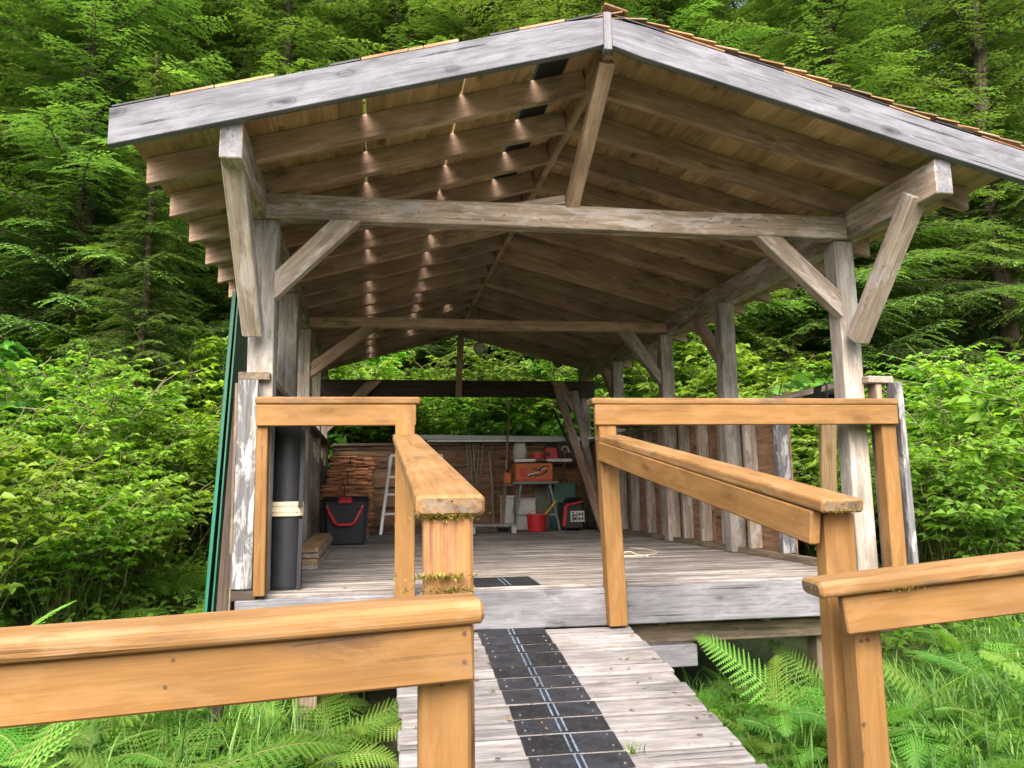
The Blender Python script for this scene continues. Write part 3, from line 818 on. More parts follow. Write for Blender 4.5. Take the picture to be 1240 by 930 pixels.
MB().beam(P5(-0.17, 1.3252, 0.262), P5(-0.02, 1.3252, 0.27), 0.0008, 0.003, c=0.0002).build('split', M['rust'], r5)
moss_patch(r5, -0.05, 1.318, 0.270, 0.04, 0.003, 30)
moss_patch(r5, 0.09, 1.43, 0.316, 0.03, 0.006, 130)
# near railing, right
r6 = thing('handrail', (1.8, 1.85, -0.7), 'near ochre handrail running off the right edge of the photograph', 'handrail')
def P6(t, y, z): return (1.13 + t, y - 0.165 * t, z + 0.108 * t)
mb = MB(); mb.beam(P6(-0.045, 1.912, 0.232), P6(1.6, 1.912, 0.232), 0.135, 0.042, c=0.014, cs=4, n=12, ce=0.007, wob=0.001, endmi=1); mb.build('cap_board', [M['stain_top'], M['endgrain']], r6)
mb = MB(); mb.beam(P6(0.018, 1.884, 0.160), P6(1.6, 1.884, 0.160), 0.034, 0.096, c=0.004, n=8); mb.build('side_board', M['stain'], r6)
mb = MB(); mb.beam((1.240, 1.95, -1.1), (1.240, 1.95, 0.216), 0.076, 0.07, up=(0, 1, 0), n=4, c=0.006); mb.build('post', M['stain'], r6)
mb = MB(); mb.beam((2.5, 1.72, -1.1), (2.5, 1.72, 0.345), 0.08, 0.08, up=(0, 1, 0), n=4, c=0.006); mb.build('post', M['stain'], r6)
mb = MB()
for (x, y, z) in ((1.235, 1.909, 0.09), (1.215, 1.909, 0.088), (1.205, 1.909, -0.12), (1.195, 1.909, -0.19)):
    mb.tube([(x, y + .004, z), (x, y, z)], 0.0045, 8)
mb.build('nail_heads', M['rust'], r6)
moss_patch(r6, 1.30, 1.815, 0.232, 0.03, 0.003, 40)

# ------------------------------------------------------------------ things in the shelter
def lathe(mb, cx, cy, prof, seg=20, mi=None, sx=1.0, sy=1.0):
    V = []; n = len(prof)
    for (r, z) in prof:
        for k in range(seg):
            a = 2 * math.pi * k / seg
            V.append((cx + r * math.cos(a) * sx, cy + r * math.sin(a) * sy, z))
    Fs = [[i * seg + j, i * seg + (j + 1) % seg, (i + 1) * seg + (j + 1) % seg, (i + 1) * seg + j] for i in range(n - 1) for j in range(seg)]
    Fs.append(list(range(seg))[::-1]); Fs.append([(n - 1) * seg + j for j in range(seg)])
    mb.raw(V, Fs, None, None, mi)
    return mb

# roll of roofing felt standing on end
rf = thing('felt_roll', (-0.58, 4.16, 0), 'upright black roll of roofing felt with a printed paper band behind the left handrail', 'roll')
mb = MB(); seg = 40; V = []
H = 0.94
zs = [0, 0.02, 0.15, 0.35, 0.40, 0.6, 0.8, H - .015, H]
for zi, z in enumerate(zs):
    for k in range(seg):
        a = 2 * math.pi * k / seg
        r = 0.078 + 0.004 * math.sin(2 * a + 1 + z * 3) + (0.007 * max(0, .4 - z))
        if zi in (0, len(zs) - 1): r -= 0.004
        V.append((-0.585 + r * math.cos(a) + 0.008 * (.5 - z), 4.16 + r * math.sin(a), z + 0.002))
Fs = [[i * seg + j, i * seg + (j + 1) % seg, (i + 1) * seg + (j + 1) % seg, (i + 1) * seg + j] for i in range(len(zs) - 1) for j in range(seg)]
Fs.append(list(range(seg))[::-1]); Fs.append([(len(zs) - 1) * seg + j for j in range(seg)])
mb.raw(V, Fs); o = mb.build('felt_body', M['felt'], rf, smooth=False)
mb = MB()
for (z0, z1, x1) in ((0.002, 0.36, -0.492), (0.42, H, -0.498)):
    mb.beam((-0.505, 4.10, z0), (-0.502, 4.10, z1), 0.022, 0.004, up=(0, 1, 0), c=0.001, n=3, wob=.002)
mb.build('loose_edge', M['felt'], rf)
mb = MB(); V = []; zz = (0.375, 0.378, 0.447, 0.45)
for zi, z in enumerate(zz):
    for k in range(seg):
        a = 2 * math.pi * k / seg
        r = 0.0885 if zi in (1, 2) else 0.086
        V.append((-0.585 + r * math.cos(a), 4.16 + r * math.sin(a), z))
mb.raw(V, [[i * seg + j, i * seg + (j + 1) % seg, (i + 1) * seg + (j + 1) % seg, (i + 1) * seg + j] for i in range(3) for j in range(seg)])
mb.build('paper_band', M['tape'], rf)
mb = MB()
for row, z in enumerate((0.395, 0.427)):
    a = -150
    while a < -40:
        w = random.choice((1.4, 2.2, 3.0)); hh = random.choice((.007, .009))
        a0 = math.radians(a); a1 = math.radians(a + w); r = 0.0893
        mb.raw([(-0.585 + r * math.cos(t), 4.16 + r * math.sin(t), z + s * hh / 2) for (t, s) in ((a0, -1), (a1, -1), (a1, 1), (a0, 1))], [[0, 1, 2, 3]])
        a += w + random.choice((1.6, 2.6, 4))
mb.build('print', M['ink'], rf)

# low pile of lumber
lp = thing('lumber_pile', (-0.60, 5.1, 0), 'low pile of pale boards on the deck beside the black roll', 'lumber')
for i in range(4):
    x0 = -0.62 + random.uniform(-.01, .01)
    mb = MB(); mb.beam((x0 + 0.03, 5.08 + random.uniform(0, .05), 0.018 + i * 0.036), (x0 - 0.03, 6.95 - random.uniform(0, .2), 0.018 + i * 0.036), 0.14, 0.033, c=0.003, n=4, wob=.001)
    mb.build('board', M['fresh'] if i % 2 else M['post'], lp)

# storage tote
tt = thing('storage_tote', (-0.49, 7.36, 0), 'charcoal plastic storage tote with red handle and latch in front of the shingles', 'storage box')
def frustum(mb, cx, cy, z0, z1, w0, d0, w1, d1, c=0.03, mi=None):
    V = []
    for (z, w, d) in ((z0, w0 - .02, d0 - .02), (z0 + .012, w0, d0), (z1, w1, d1)):
        for (sx, sy) in ((-1, -1), (1, -1), (1, 1), (-1, 1)):
            pts = ((sx * (w / 2), sy * (d / 2 - c)), (sx * (w / 2 - c), sy * (d / 2)))
            if (sx * sy) > 0: pts = pts[::-1] if False else pts
            order = pts if (sx, sy) in ((-1, -1), (1, 1)) else pts[::-1]
            for p in order: V.append((cx + p[0], cy + p[1], z))
    Fs = []
    for i in range(2):
        for j in range(8): Fs.append([i * 8 + j, i * 8 + (j + 1) % 8, (i + 1) * 8 + (j + 1) % 8, (i + 1) * 8 + j])
    Fs.append(list(range(8))[::-1]); Fs.append([16 + j for j in range(8)])
    mb.raw(V, Fs, None, None, mi); return mb
mb = MB(); frustum(mb, -0.495, 7.52, 0.002, 0.40, 0.36, 0.32, 0.42, 0.38); mb.build('tub', M['tote'], tt)
mb = MB(); frustum(mb, -0.50, 7.52, 0.40, 0.425, 0.45, 0.41, 0.46, 0.42); frustum(mb, -0.50, 7.52, 0.425, 0.452, 0.44, 0.4, 0.40, 0.36); lid_ = mb.build('lid', M['tote'], tt)
mb = MB()
mb.box((-0.66, 7.352, 0.01), (-0.645, 7.36, 0.36)); mb.box((-0.50, 7.352, 0.01), (-0.49, 7.36, 0.13)); mb.box((-0.345, 7.352, 0.01), (-0.33, 7.36, 0.36))
mb.build('rib', M['tote'], tt)
mb = MB(); ph = [(-0.665, 7.325, 0.37), (-0.655, 7.315, 0.33), (-0.585, 7.30, 0.205), (-0.565, 7.30, 0.19), (-0.43, 7.30, 0.19), (-0.41, 7.30, 0.205), (-0.345, 7.315, 0.33), (-0.335, 7.325, 0.37)]
for a, b in zip(ph[:-1], ph[1:]): mb.beam(a, b, 0.026, 0.03, up=(0, 1, 0), c=0.006)
mb.build('handle', M['red'], tt)
mb = MB(); mb.box((-0.56, 7.29, 0.385), (-0.43, 7.32, 0.425), c=0.008); mb.box((-0.55, 7.285, 0.425), (-0.44, 7.33, 0.445), c=0.006); mb.build('latch', M['red'], lid_)

# bundles of cedar shingles: two stacked piles
def bundle(cx, cy, z0, wd, rows, dp, label, name='shingle_bundle'):
    cx -= .05; wd -= .05
    t = thing(name, (cx, cy, z0), label, 'shingles', 'cedar shingle bundles stacked at the back left')
    mb = MB(); z = z0
    for r in range(rows):
        x = cx - wd / 2 + random.uniform(-.02, .02); th = random.uniform(.017, .026)
        while x < cx + wd / 2:
            w = min(random.uniform(.08, .17), cx + wd / 2 + random.uniform(0, .03) - x)
            if w < .03: break
            tl = random.uniform(-.012, .012)
            fy = random.uniform(-.02, .02)
            mb.beam((x, cy - dp / 2 + fy, z + th / 2 + tl), (x + w - .004, cy - dp / 2 + fy, z + th / 2 + tl + random.uniform(-.006, .006)), 0.0 + .03, th - .003, c=0.002)
            mb.beam((x + w / 2, cy - dp / 2 + fy + .016, z + th / 2), (x + w / 2, cy + dp / 2, z + th / 2), w - .006, th - .004, c=0.002)
            x += w
        z += th
    mb.build('shingles', M['shake'], t)
    mb = MB()
    mb.beam((cx - wd * .05, cy - dp / 2 - .035, z0 + .01), (cx - wd * .05, cy - dp / 2 - .035, z - .005), 0.012, 0.003, up=(0, 1, 0), c=.001)
    mb.build('strap', M['black'], t)
    return z
z = bundle(-0.50, 8.6, 0.002, 0.50, 9, 0.42, 'lowest cedar shingle bundle, mostly hidden by the charcoal tote')
z = bundle(-0.47, 8.6, z + .003, 0.52, 9, 0.42, 'second cedar shingle bundle up, just above the floor bundle')
z = bundle(-0.50, 8.6, z + .003, 0.58, 8, 0.42, 'third cedar shingle bundle up, level with the tote lid')
z = bundle(-0.47, 8.6, z + .003, 0.52, 8, 0.42, 'fourth cedar shingle bundle up, under the ragged top one')
z = bundle(-0.45, 8.62, z + .003, 0.50, 7, 0.40, 'topmost cedar shingle bundle beneath the pale loose boards')
zc = z
t = thing('loose_boards', (-0.43, 8.6, zc), 'pale loose boards lying on top of the cedar shingle stack', 'lumber')
mb = MB()
mb.beam((-0.72, 8.5, zc + .035), (-0.14, 8.5, zc + .012), 0.16, 0.022, c=.002); mb.build('board', M['fresh'], t)
mb = MB(); mb.beam((-0.70, 8.62, zc + .06), (-0.2, 8.68, zc + .035), 0.12, 0.02, c=.002); mb.build('board', M['fresh'], t)

# aluminium step ladder
ld = thing('step_ladder', (0.2, 9.0, 0), 'open aluminium step ladder standing beside the cedar shingles', 'ladder')
for i, (xb, xt) in enumerate(((-0.20, -0.09), (0.60, 0.50))):
    mb = MB(); mb.beam((xb, 8.80, 0.0), (xt, 9.0, 0.90), 0.035, 0.06, up=(0, 1, 0), c=.003); mb.build('rail', M['alu'], ld)
    mb = MB(); mb.beam((xb, 9.35, 0.0), (xt, 9.04, 0.88), 0.03, 0.04, up=(0, 1, 0), c=.003); mb.build('rear_leg', M['alu'], ld)
for z in (0.22, 0.44, 0.64):
    f_ = z / .9
    mb = MB(); mb.box((-0.20 + .11 * f_, 8.78 + .2 * f_, z), (0.60 - .1 * f_, 8.87 + .2 * f_, z + .03), c=.004); mb.build('tread', M['alu'], ld)
mb = MB(); mb.box((-0.10, 8.96, 0.89), (0.51, 9.08, 0.92), c=.004); mb.build('top_step', M['alu'], ld)
for (xa, xb2) in ((-0.13, -0.165), (0.53, 0.56)):
    mb = MB(); mb.beam((xa, 8.93, 0.5), (xa, 9.18, 0.5), 0.01, 0.02); mb.build('spreader', M['alu'], ld)

# long dark metal channels lying along the back wall cap
t = thing('metal_channel', (1.3, 9.55, 1.1), 'long dark metal gutter channel lying on top of the back wall', 'metal channel')
mb = MB()
mb.beam((0.25, 9.50, 1.18), (2.55, 9.50, 1.145), 0.10, 0.012, c=.002); mb.beam((0.25, 9.452, 1.155), (2.55, 9.452, 1.12), 0.006, 0.06, c=.001); mb.beam((0.25, 9.548, 1.155), (2.55, 9.548, 1.12), 0.006, 0.06, c=.001)
mb.build('channel', M['galv'], t)
mb = MB(); mb.beam((0.35, 9.46, 1.105), (2.5, 9.46, 1.10), 0.02, 0.02); mb.build('lower_lip', M['alu'], t)

# coiled rope hanging on the back wall
t = thing('rope_coil', (0.98, 9.58, 0.6), 'slack grey rope hanging in long loops on the brown back wall', 'rope')
mb = MB()
for (x0, x1, zb) in ((0.86, 0.94, 0.60), (0.89, 1.0, 0.56), (0.93, 1.05, 0.68), (0.84, 0.97, .75)):
    pts = []
    for k in range(13):
        u = k / 12; xx = x0 + (x1 - x0) * u
        zz = 1.08 - (1.08 - zb) * (1 - abs(2 * u - 1) ** 4)
        pts.append((xx + .01 * math.sin(k * 2.3), 9.575 - .01 * math.sin(k), zz))
    mb.tube(pts, 0.008, 6)
mb.build('rope', M['rope'], t, smooth=True)

# long handled tools
def pole(name, label, p0, p1, r, mat, cat, extra=None):
    t = thing(name, p0, label, cat)
    mb = MB(); mb.tube([p0, tuple((a + b) / 2 for a, b in zip(p0, p1)), p1], r, 8); mb.build('handle', mat, t, smooth=True)
    if extra: extra(t)
    return t
def broom_head(t):
    mb = MB(); mb.box((1.17, 9.0, 0.0), (1.33, 9.06, 0.05), c=.01); mb.build('head', M['black'], t)
pole('broom', 'tall wooden broom leaning on the back wall with its dark head down', (1.24, 9.04, 0.05), (1.37, 9.40, 1.38), 0.013, M['rafter'], 'broom', broom_head)
pole('garden_stake', 'short straight stake leaning on the back wall left of the broom', (1.18, 9.42, 0.0), (1.14, 9.56, 0.98), 0.012, M['rope'], 'stake')
# folding sawhorse table
wb = thing('work_table', (1.62, 9.1, 0), 'small grey steel trestle table holding the orange carton', 'table')
mb = MB(); mb.box((1.36, 8.95, 0.555), (1.90, 9.25, 0.585), c=.004); mb.build('table_top', M['grey'], wb)
for (xb, xt, yb, yt) in ((1.36, 1.45, 8.92, 9.0), (1.90, 1.80, 8.92, 9.0), (1.36, 1.45, 9.30, 9.2), (1.90, 1.80, 9.30, 9.2)):
    MB().beam((xb, yb, 0), (xt, yt, 0.555), 0.028, 0.028, up=(0, 1, 0)).build('leg', M['grey'], wb)
MB().beam((1.38, 8.95, 0.19), (1.88, 8.95, 0.19), 0.02, 0.025).build('cross_bar', M['grey'], wb)
# orange carton
t = thing('carton', (1.62, 9.05, 0.585), 'orange cardboard carton with a black swoosh printed on its face, on the trestle table', 'carton')
mb = MB(); mb.box((1.39, 8.95, 0.587), (1.83, 9.22, 0.80), c=.004); mb.build('box', M['orange'], t)
mb = MB()
for (x0, z0, x1, z1, h) in ((1.54, 0.64, 1.62, 0.69, .02), (1.62, 0.69, 1.72, 0.755, .028), (1.72, .755, 1.78, .765, .02), (1.60, 0.65, 1.70, 0.665, .018), (1.70, .665, 1.77, .72, .026), (1.58, .72, 1.64, .74, .014)):
    mb.beam((x0, 8.947, z0), (x1, 8.947, z1), 0.003, h, c=.001)
mb.build('printed_mark', M['black'], t)
mb = MB(); mb.beam((1.43, 8.947, 0.69), (1.51, 8.947, 0.69), 0.003, .10, c=.001); mb.beam((1.39, 8.947, .605), (1.83, 8.947, .605), .003, .018, c=.001); mb.build('printed_panel', M['red'], t)
mb = MB(); mb.beam((1.53, 8.946, 0.66), (1.66, 8.946, 0.70), 0.003, .012, c=.001); mb.beam((1.69, 8.9455, .725), (1.76, 8.9455, .75), .003, .012, c=.001); mb.build('printed_mark', M['whitep'], t)
# red spool / small orange thing beside carton
t = thing('fuel_can', (1.33, 9.15, 0.5), 'small orange fuel can tucked left of the carton', 'fuel can')
mb = MB(); mb.box((1.27, 9.1, 0.56), (1.355, 9.22, 0.70), c=.015); mb.build('tank', M['orange'], t)
mb = MB(); mb.tube([(1.31, 9.15, 0.70), (1.31, 9.14, 0.74)], .014, 8); mb.build('spout', M['black'], t)
mb = MB(); mb.beam((1.25, 9.16, 0.545), (1.38, 9.16, 0.545), .16, .028); mb.beam((1.25, 9.1, .0), (1.25, 9.1, .53), .03, .03, up=(0, 1, 0)); mb.build('stand', M['sill'], t)
# shelf above
sf = thing('wall_shelf', (1.7, 9.4, 0.83), 'pale metal shelf on the back wall above the carton', 'shelf')
mb = MB(); mb.box((1.38, 9.15, 0.835), (2.10, 9.60, 0.86), c=.003); mb.build('board', M['sill'], sf)
mb = MB(); mb.box((1.40, 9.142, 0.825), (1.66, 9.15, 0.862), c=.002); mb.box((1.80, 9.142, 0.825), (2.12, 9.15, 0.862), c=.002); mb.build('edge_trim', M['whitep'], sf)
for xx in (1.42, 2.06): MB().beam((xx, 9.6, .55), (xx, 9.25, .83), .02, .02).build('bracket', M['grey'], sf)
# on the shelf
t = thing('glass_jar', (1.48, 9.3, 0.86), 'wide glass jar at the left end of the wall shelf', 'jar')
lathe(MB(), 1.49, 9.28, [(0.07, .862), (0.085, .88), (0.085, 1.0), (0.07, 1.03), (0.07, 1.05)]).build('jar', M['lampglass'], t, smooth=True)
lathe(MB(), 1.49, 9.28, [(0.074, 1.05), (0.074, 1.07), (0.07, 1.072)]).build('lid', M['grey'], t)
t = thing('tin', (1.70, 9.25, 0.86), 'flat red tin on the wall shelf right of the glass jar', 'tin')
lathe(MB(), 1.70, 9.22, [(0.075, .862), (0.08, .87), (0.08, .915), (0.075, .92)]).build('tin', M['red'], t, smooth=False)
lathe(MB(), 1.70, 9.22, [(0.078, .922), (0.078, .935), (0.03, .942)]).build('lid', M['orange'], t)
t = thing('chainsaw', (1.92, 9.3, 0.86), 'red and black chainsaw lying on the wall shelf', 'chainsaw')
frustum(MB(), 1.88, 9.3, .862, 1.0, .2, .14, .15, .11, c=.02).build('motor_housing', M['red'], t)
mb = MB(); ph = [(1.80, 9.28, .99), (1.83, 9.28, 1.05), (1.93, 9.28, 1.06), (1.97, 9.28, 1.0)]
for a, b in zip(ph[:-1], ph[1:]): mb.tube([a, b], .012, 8)
mb.build('handle', M['black'], t)
mb = MB(); mb.box((1.97, 9.24, .88), (2.03, 9.34, .97), c=.01); mb.build('rear_grip', M['black'], t)
mb = MB(); mb.box((1.77, 9.222, .90), (1.86, 9.228, .94), c=.002); mb.build('side_cover', M['black'], t)
t = thing('ear_defenders', (2.08, 9.28, .86), 'black ear defenders hung at the right end of the wall shelf', 'ear defenders')
mb = MB(); mb.tube([(2.06 + .05 * math.cos(a) , 9.26, .93 + .09 * math.sin(a)) for a in np.linspace(0, math.pi, 9)], .008, 6); mb.build('band', M['whitep'], t)
for xx in (2.01, 2.11): lathe(MB(), xx, 9.26, [(.02, .862), (.032, .88), (.032, .92), (.02, .94)], 12).build('ear_cup', M['black'], t)
# panels under table
def slab(name, label, lo, hi, mat, cat, extra=None):
    t = thing(name, ((lo[0] + hi[0]) / 2, (lo[1] + hi[1]) / 2, lo[2]), label, cat)
    mb = MB(); mb.box(lo, hi, c=.006); mb.build('body', mat, t)
    return t
t = slab('plastic_bin', 'narrow white plastic bin standing left of the trestle table', (1.25, 9.25, 0.0), (1.40, 9.42, 0.40), M['whitep'], 'bin')
MB().box((1.24, 9.24, .40), (1.41, 9.43, .42)).build('rim', M['whitep'], t)
t = slab('cooler', 'white cooler box pushed under the trestle table', (1.43, 9.30, 0.0), (1.68, 9.56, 0.36), M['whitep'], 'cooler')
MB().box((1.42, 9.29, .36), (1.69, 9.57, .385), c=.008).build('lid', M['whitep'], t)
t = slab('cement_board', 'sage grey board stood on end under the trestle table', (1.68, 9.42, 0.0), (1.88, 9.45, 0.52), M['sage'], 'board')
MB().box((1.69, 9.415, .03), (1.87, 9.42, .06)).build('batten', M['sage'], t)
# bucket with yellow handle tool
bk = thing('bucket', (1.60, 8.8, 0), 'red plastic bucket in front of the trestle table', 'bucket')
lathe(MB(), 1.595, 8.78, [(.075, .002), (.10, .01), (.118, .18), (.125, .185), (.125, .2), (.115, .2), (.09, .02)]).build('pail', M['red'], bk, smooth=False)
mb = MB(); mb.tube([(1.595 + .115 * math.cos(a), 8.78 - .02, .19 + .055 * math.sin(a)) for a in np.linspace(0, math.pi, 11)], .004, 6); mb.build('bail', M['red'], bk)
t = thing('brush', (1.66, 8.8, .05), 'yellow handled brush sticking out of the red bucket', 'brush')
MB().beam((1.63, 8.78, .12), (1.85, 8.84, .36), .035, .02, c=.006).build('handle', M['yellow'], t)
MB().beam((1.60, 8.78, .05), (1.635, 8.78, .12), .06, .03, c=.006).build('bristles', M['black'], t)
# low platform
t = thing('low_platform', (1.1, 8.8, 0), 'low grey step platform on the deck before the back wall', 'platform')
mb = MB(); mb.beam((0.78, 8.72, .095), (1.33, 8.72, .09), .24, .022, c=.003); mb.build('top', M['grey'], t)
for xx in (0.83, 1.30): MB().beam((xx, 8.61, .04), (xx, 8.83, .04), .06, .08).build('foot', M['galv'], t)
# generator
g = thing('generator', (2.03, 8.85, 0), 'black portable generator with a white label in the back right corner', 'generator')
mb = MB(); frustum(mb, 2.03, 8.9, .03, .33, .26, .36, .24, .32, c=.03); mb.build('housing', M['black'], g)
mb = MB(); frustum(mb, 2.06, 8.9, .33, .39, .2, .28, .14, .2, c=.02); mb.build('fuel_tank', M['black'], g)
mb = MB(); mb.box((1.985, 8.712, .11), (2.15, 8.717, .235), c=.001); mb.build('label', M['whitep'], g)
mb = MB()
for (a, b, c_, d) in ((2.005, .12, 2.02, .2), (2.02, .18, 2.05, .195), (2.055, .125, 2.065, .22), (2.08, .13, 2.10, .16), (2.08, .18, 2.10, .215), (2.115, .13, 2.135, .16), (2.115, .18, 2.135, .215), (2.0, .21, 2.03, .222), (2.025, .13, 2.045, .165)):
    mb.box((a, 8.706, b), (c_, 8.711, d), c=.0005)
mb.build('label_print', M['black'], g)
mb = MB()
for (za, zb) in ((.06, .30),):
    mb.beam((1.90, 8.70, za), (1.93, 8.70, zb), .035, .03, up=(0, 1, 0), c=.004); mb.beam((1.93, 8.70, .30), (2.13, 8.70, .345), .02, .02, c=.004)
mb.build('frame', M['red'], g)
mb = MB()
for xx in (1.93, 2.13):
    for yy in (8.76, 9.04): mb.box((xx - .02, yy - .02, 0), (xx + .02, yy + .02, .03))
mb.build('foot', M['black'], g)
t = thing('tool_case', (2.0, 9.1, .35), 'dark teal tool case behind the generator', 'tool case')
mb = MB(); frustum(mb, 2.03, 9.3, .002, .56, .32, .2, .30, .18, c=.02); mb.build('case', M['teal'], t)
mb = MB(); mb.tube([(1.97, 9.3, .56), (1.98, 9.3, .60), (2.08, 9.3, .60), (2.09, 9.3, .56)], .01, 6); mb.build('handle', M['black'], t)
# leaning boards and pipe in the back right corner
t = thing('leaning_board', (2.36, 8.7, 0), 'long weathered board leaning back into the far right corner', 'board')
MB().beam((2.30, 8.45, 0.03), (1.98, 9.3, 1.78), .10, .035, up=(0, 1, 0), n=4, wob=.002).build('board', M['rafter'], t)
t = thing('leaning_board', (2.42, 8.9, 0), 'second long board leaning behind the first in the far right corner', 'board')
MB().beam((2.40, 8.8, 0.03), (2.20, 9.3, 1.72), .09, .035, up=(0, 1, 0), n=4, wob=.002).build('board', M['post'], t)
t = thing('leaning_pipe', (2.2, 8.5, 0), 'thin dark pipe leaning across the far right corner', 'pipe')
mb = MB(); mb.tube([(2.28, 8.6, 0.25), (2.12, 9.0, .9), (1.93, 9.35, 1.5)], .014, 8)
mb.tube([(2.28, 8.6, 0.27), (2.33, 8.5, 0.0)], .014, 8); mb.build('pipe', M['dark'], t, smooth=True)
# lumber lying on the right wall cap
t = thing('lumber_on_cap', (2.5, 7.4, 1.11), 'short pale boards lying on top of the right plywood wall', 'lumber')
for i, (dx, mt) in enumerate(((0.0, 'fresh'), (-.06, 'fresh'), (.02, 'sill'), (-.10, 'sill'))):
    mb = MB(); z_ = 1.12 + (.02 if i < 2 else 0)
    z_ = (1.147, 1.147, 1.121, 1.121)[i]
    mb.beam(S(2.60 + dx * 2 - .03, 6.2 + i * .2, z_), S(2.62 + dx * 2 - .03, 8.0 - i * .15, z_), .09, .022); mb.build('board', M[mt], t)
# black cloth draped on the right cap rail
t = thing('black_cloth', (2.68, 4.4, 1.115), 'black cloth draped over the cap rail of the right half wall', 'cloth')
mb = MB(); nx, ny = 14, 8; V = []; 
for j in range(ny):
    for i in range(nx):
        u = i / (nx - 1); v = j / (ny - 1); y = 4.28 + v * .27
        s_ = u * .34
        if s_ < .11: x, z = 2.628, 1.118 - (.11 - s_)
        elif s_ < .25: x, z = 2.628 + (s_ - .11), 1.121
        else: x, z = 2.77, 1.118 - (s_ - .25)
        V.append((x - .035 * (y - 3.95) + .006 * math.sin(v * 9 + u * 3), y, z + .004 * math.sin(u * 17 + v * 8)))
mb.raw(V, [[j * nx + i, j * nx + i + 1, (j + 1) * nx + i + 1, (j + 1) * nx + i] for j in range(ny - 1) for i in range(nx - 1)])
o = mb.build('cloth', M['black'], t, smooth=True); so = o.modifiers.new('s', 'SOLIDIFY'); so.thickness = .004
# loose plank over the tie beams
t = thing('wood_offcut', (0.8, 4.02, 2.072), 'short grey offcut lying on the front tie beam beside the strut', 'offcut')
MB().beam((0.925, 3.965, 2.099), (0.66, 4.10, 2.096), .075, .05, c=.003, n=3).build('plank', M['post'], t)
# hanging glass float lamp
t = thing('hanging_lamp', (0.86, 8.0, 2.02), 'round caged glass lamp hanging under the ridge', 'lamp')
bm_ = MB(); cx, cy, cz, R_ = 0.855, 8.0, 2.02, .062
prof = [(R_ * math.sin(a) + .001, cz - R_ * math.cos(a)) for a in np.linspace(0, math.pi, 12)]
lathe(bm_, cx, cy, prof, 16).build('globe', M['lampglass'], t, smooth=True)
mb = MB()
for k in range(4):
    a = math.pi * k / 4
    mb.tube([(cx + .067 * math.sin(b) * math.cos(a), cy + .067 * math.sin(b) * math.sin(a), cz - .067 * math.cos(b)) for b in np.linspace(0, 2 * math.pi, 20)], .0025, 5)
mb.build('cage', M['rope'], t)
mb = MB(); mb.tube([(cx, cy, cz + .06), (cx, cy, 2.46)], .004, 6); mb.build('cord', M['black'], t)
# cream cord on the deck
t = thing('cord', (1.75, 5.6, 0), 'thin cream cord curled loosely on the deck boards at the right', 'cord')
mb = MB(); mb.tube([(1.62 + .22 * u + .16 * math.cos(u * 7), 5.35 + .16 * math.sin(u * 7) + .5 * u * u, .006 + (.02 if 3 < i < 6 else 0)) for i, u in enumerate(np.linspace(0, 1.1, 26))], .004, 5); mb.build('cord', M['cream'], t, smooth=True)
# leaning offcut outside the right wall
t = thing('leaning_offcut', (3.0, 4.9, -0.8), 'pale board leaning outside the right half wall', 'board')
MB().beam((3.02, 5.15, -0.9), (2.90, 4.75, 1.10), .115, .035, up=(0, 1, 0), n=3).build('board', M['fresh'], t)
# green roofing sheets leaning outside the left wall
t = thing('green_sheet', (-1.0, 5, -0.95), 'green metal roofing sheets leaning on edge outside the left wall', 'metal sheet')
for i, (xo, ya) in enumerate(((0.0, 4.22), (-.022, 4.30), (-.045, 4.26))):
    mb = MB()
    mb.raw([(-0.985 + xo, ya, -.95), (-0.985 + xo - .12, 5.3, -.95), (-0.985 + xo * .5 , 5.3, 1.62), (-0.875 + xo * .6, ya, 1.62),
            (-0.993 + xo, ya, -.95), (-0.993 + xo - .12, 5.3, -.95), (-0.993 + xo * .5, 5.3, 1.62), (-0.883 + xo * .6, ya, 1.62)],
           [[0, 1, 2, 3], [7, 6, 5, 4], [0, 3, 7, 4], [1, 5, 6, 2], [3, 2, 6, 7], [0, 4, 5, 1]])
    mb.build('sheet', M['green_metal'], t)
    if i == 2:
        mb = MB()
        for k in range(4):
            y_ = ya + .05 + k * .3; f_ = k / 4
            mb.beam((-1.0 - .12 * f_ + xo, y_, -.95), (-0.893 - .11 * f_ + xo * .6, y_, 1.62), .03, .02, up=(1, 0, 0))
        mb.build('ridge_rib', M['green_metal'], t)

# ------------------------------------------------------------------ vegetation
def link_mesh(name, me, parent=None, loc=(0, 0, 0)):
    o = bpy.data.objects.new(name, me); col.objects.link(o); o.location = loc
    if parent is not None: o.parent = parent
    return o

def rot_basis(d, up=np.array([0, 0, 1.0])):
    """d (n,3) unit -> side, normal arrays"""
    s = np.cross(d, up); l = np.linalg.norm(s, axis=1, keepdims=True); l[l < 1e-5] = 1; s = s / l
    n = np.cross(s, d)
    return s, n

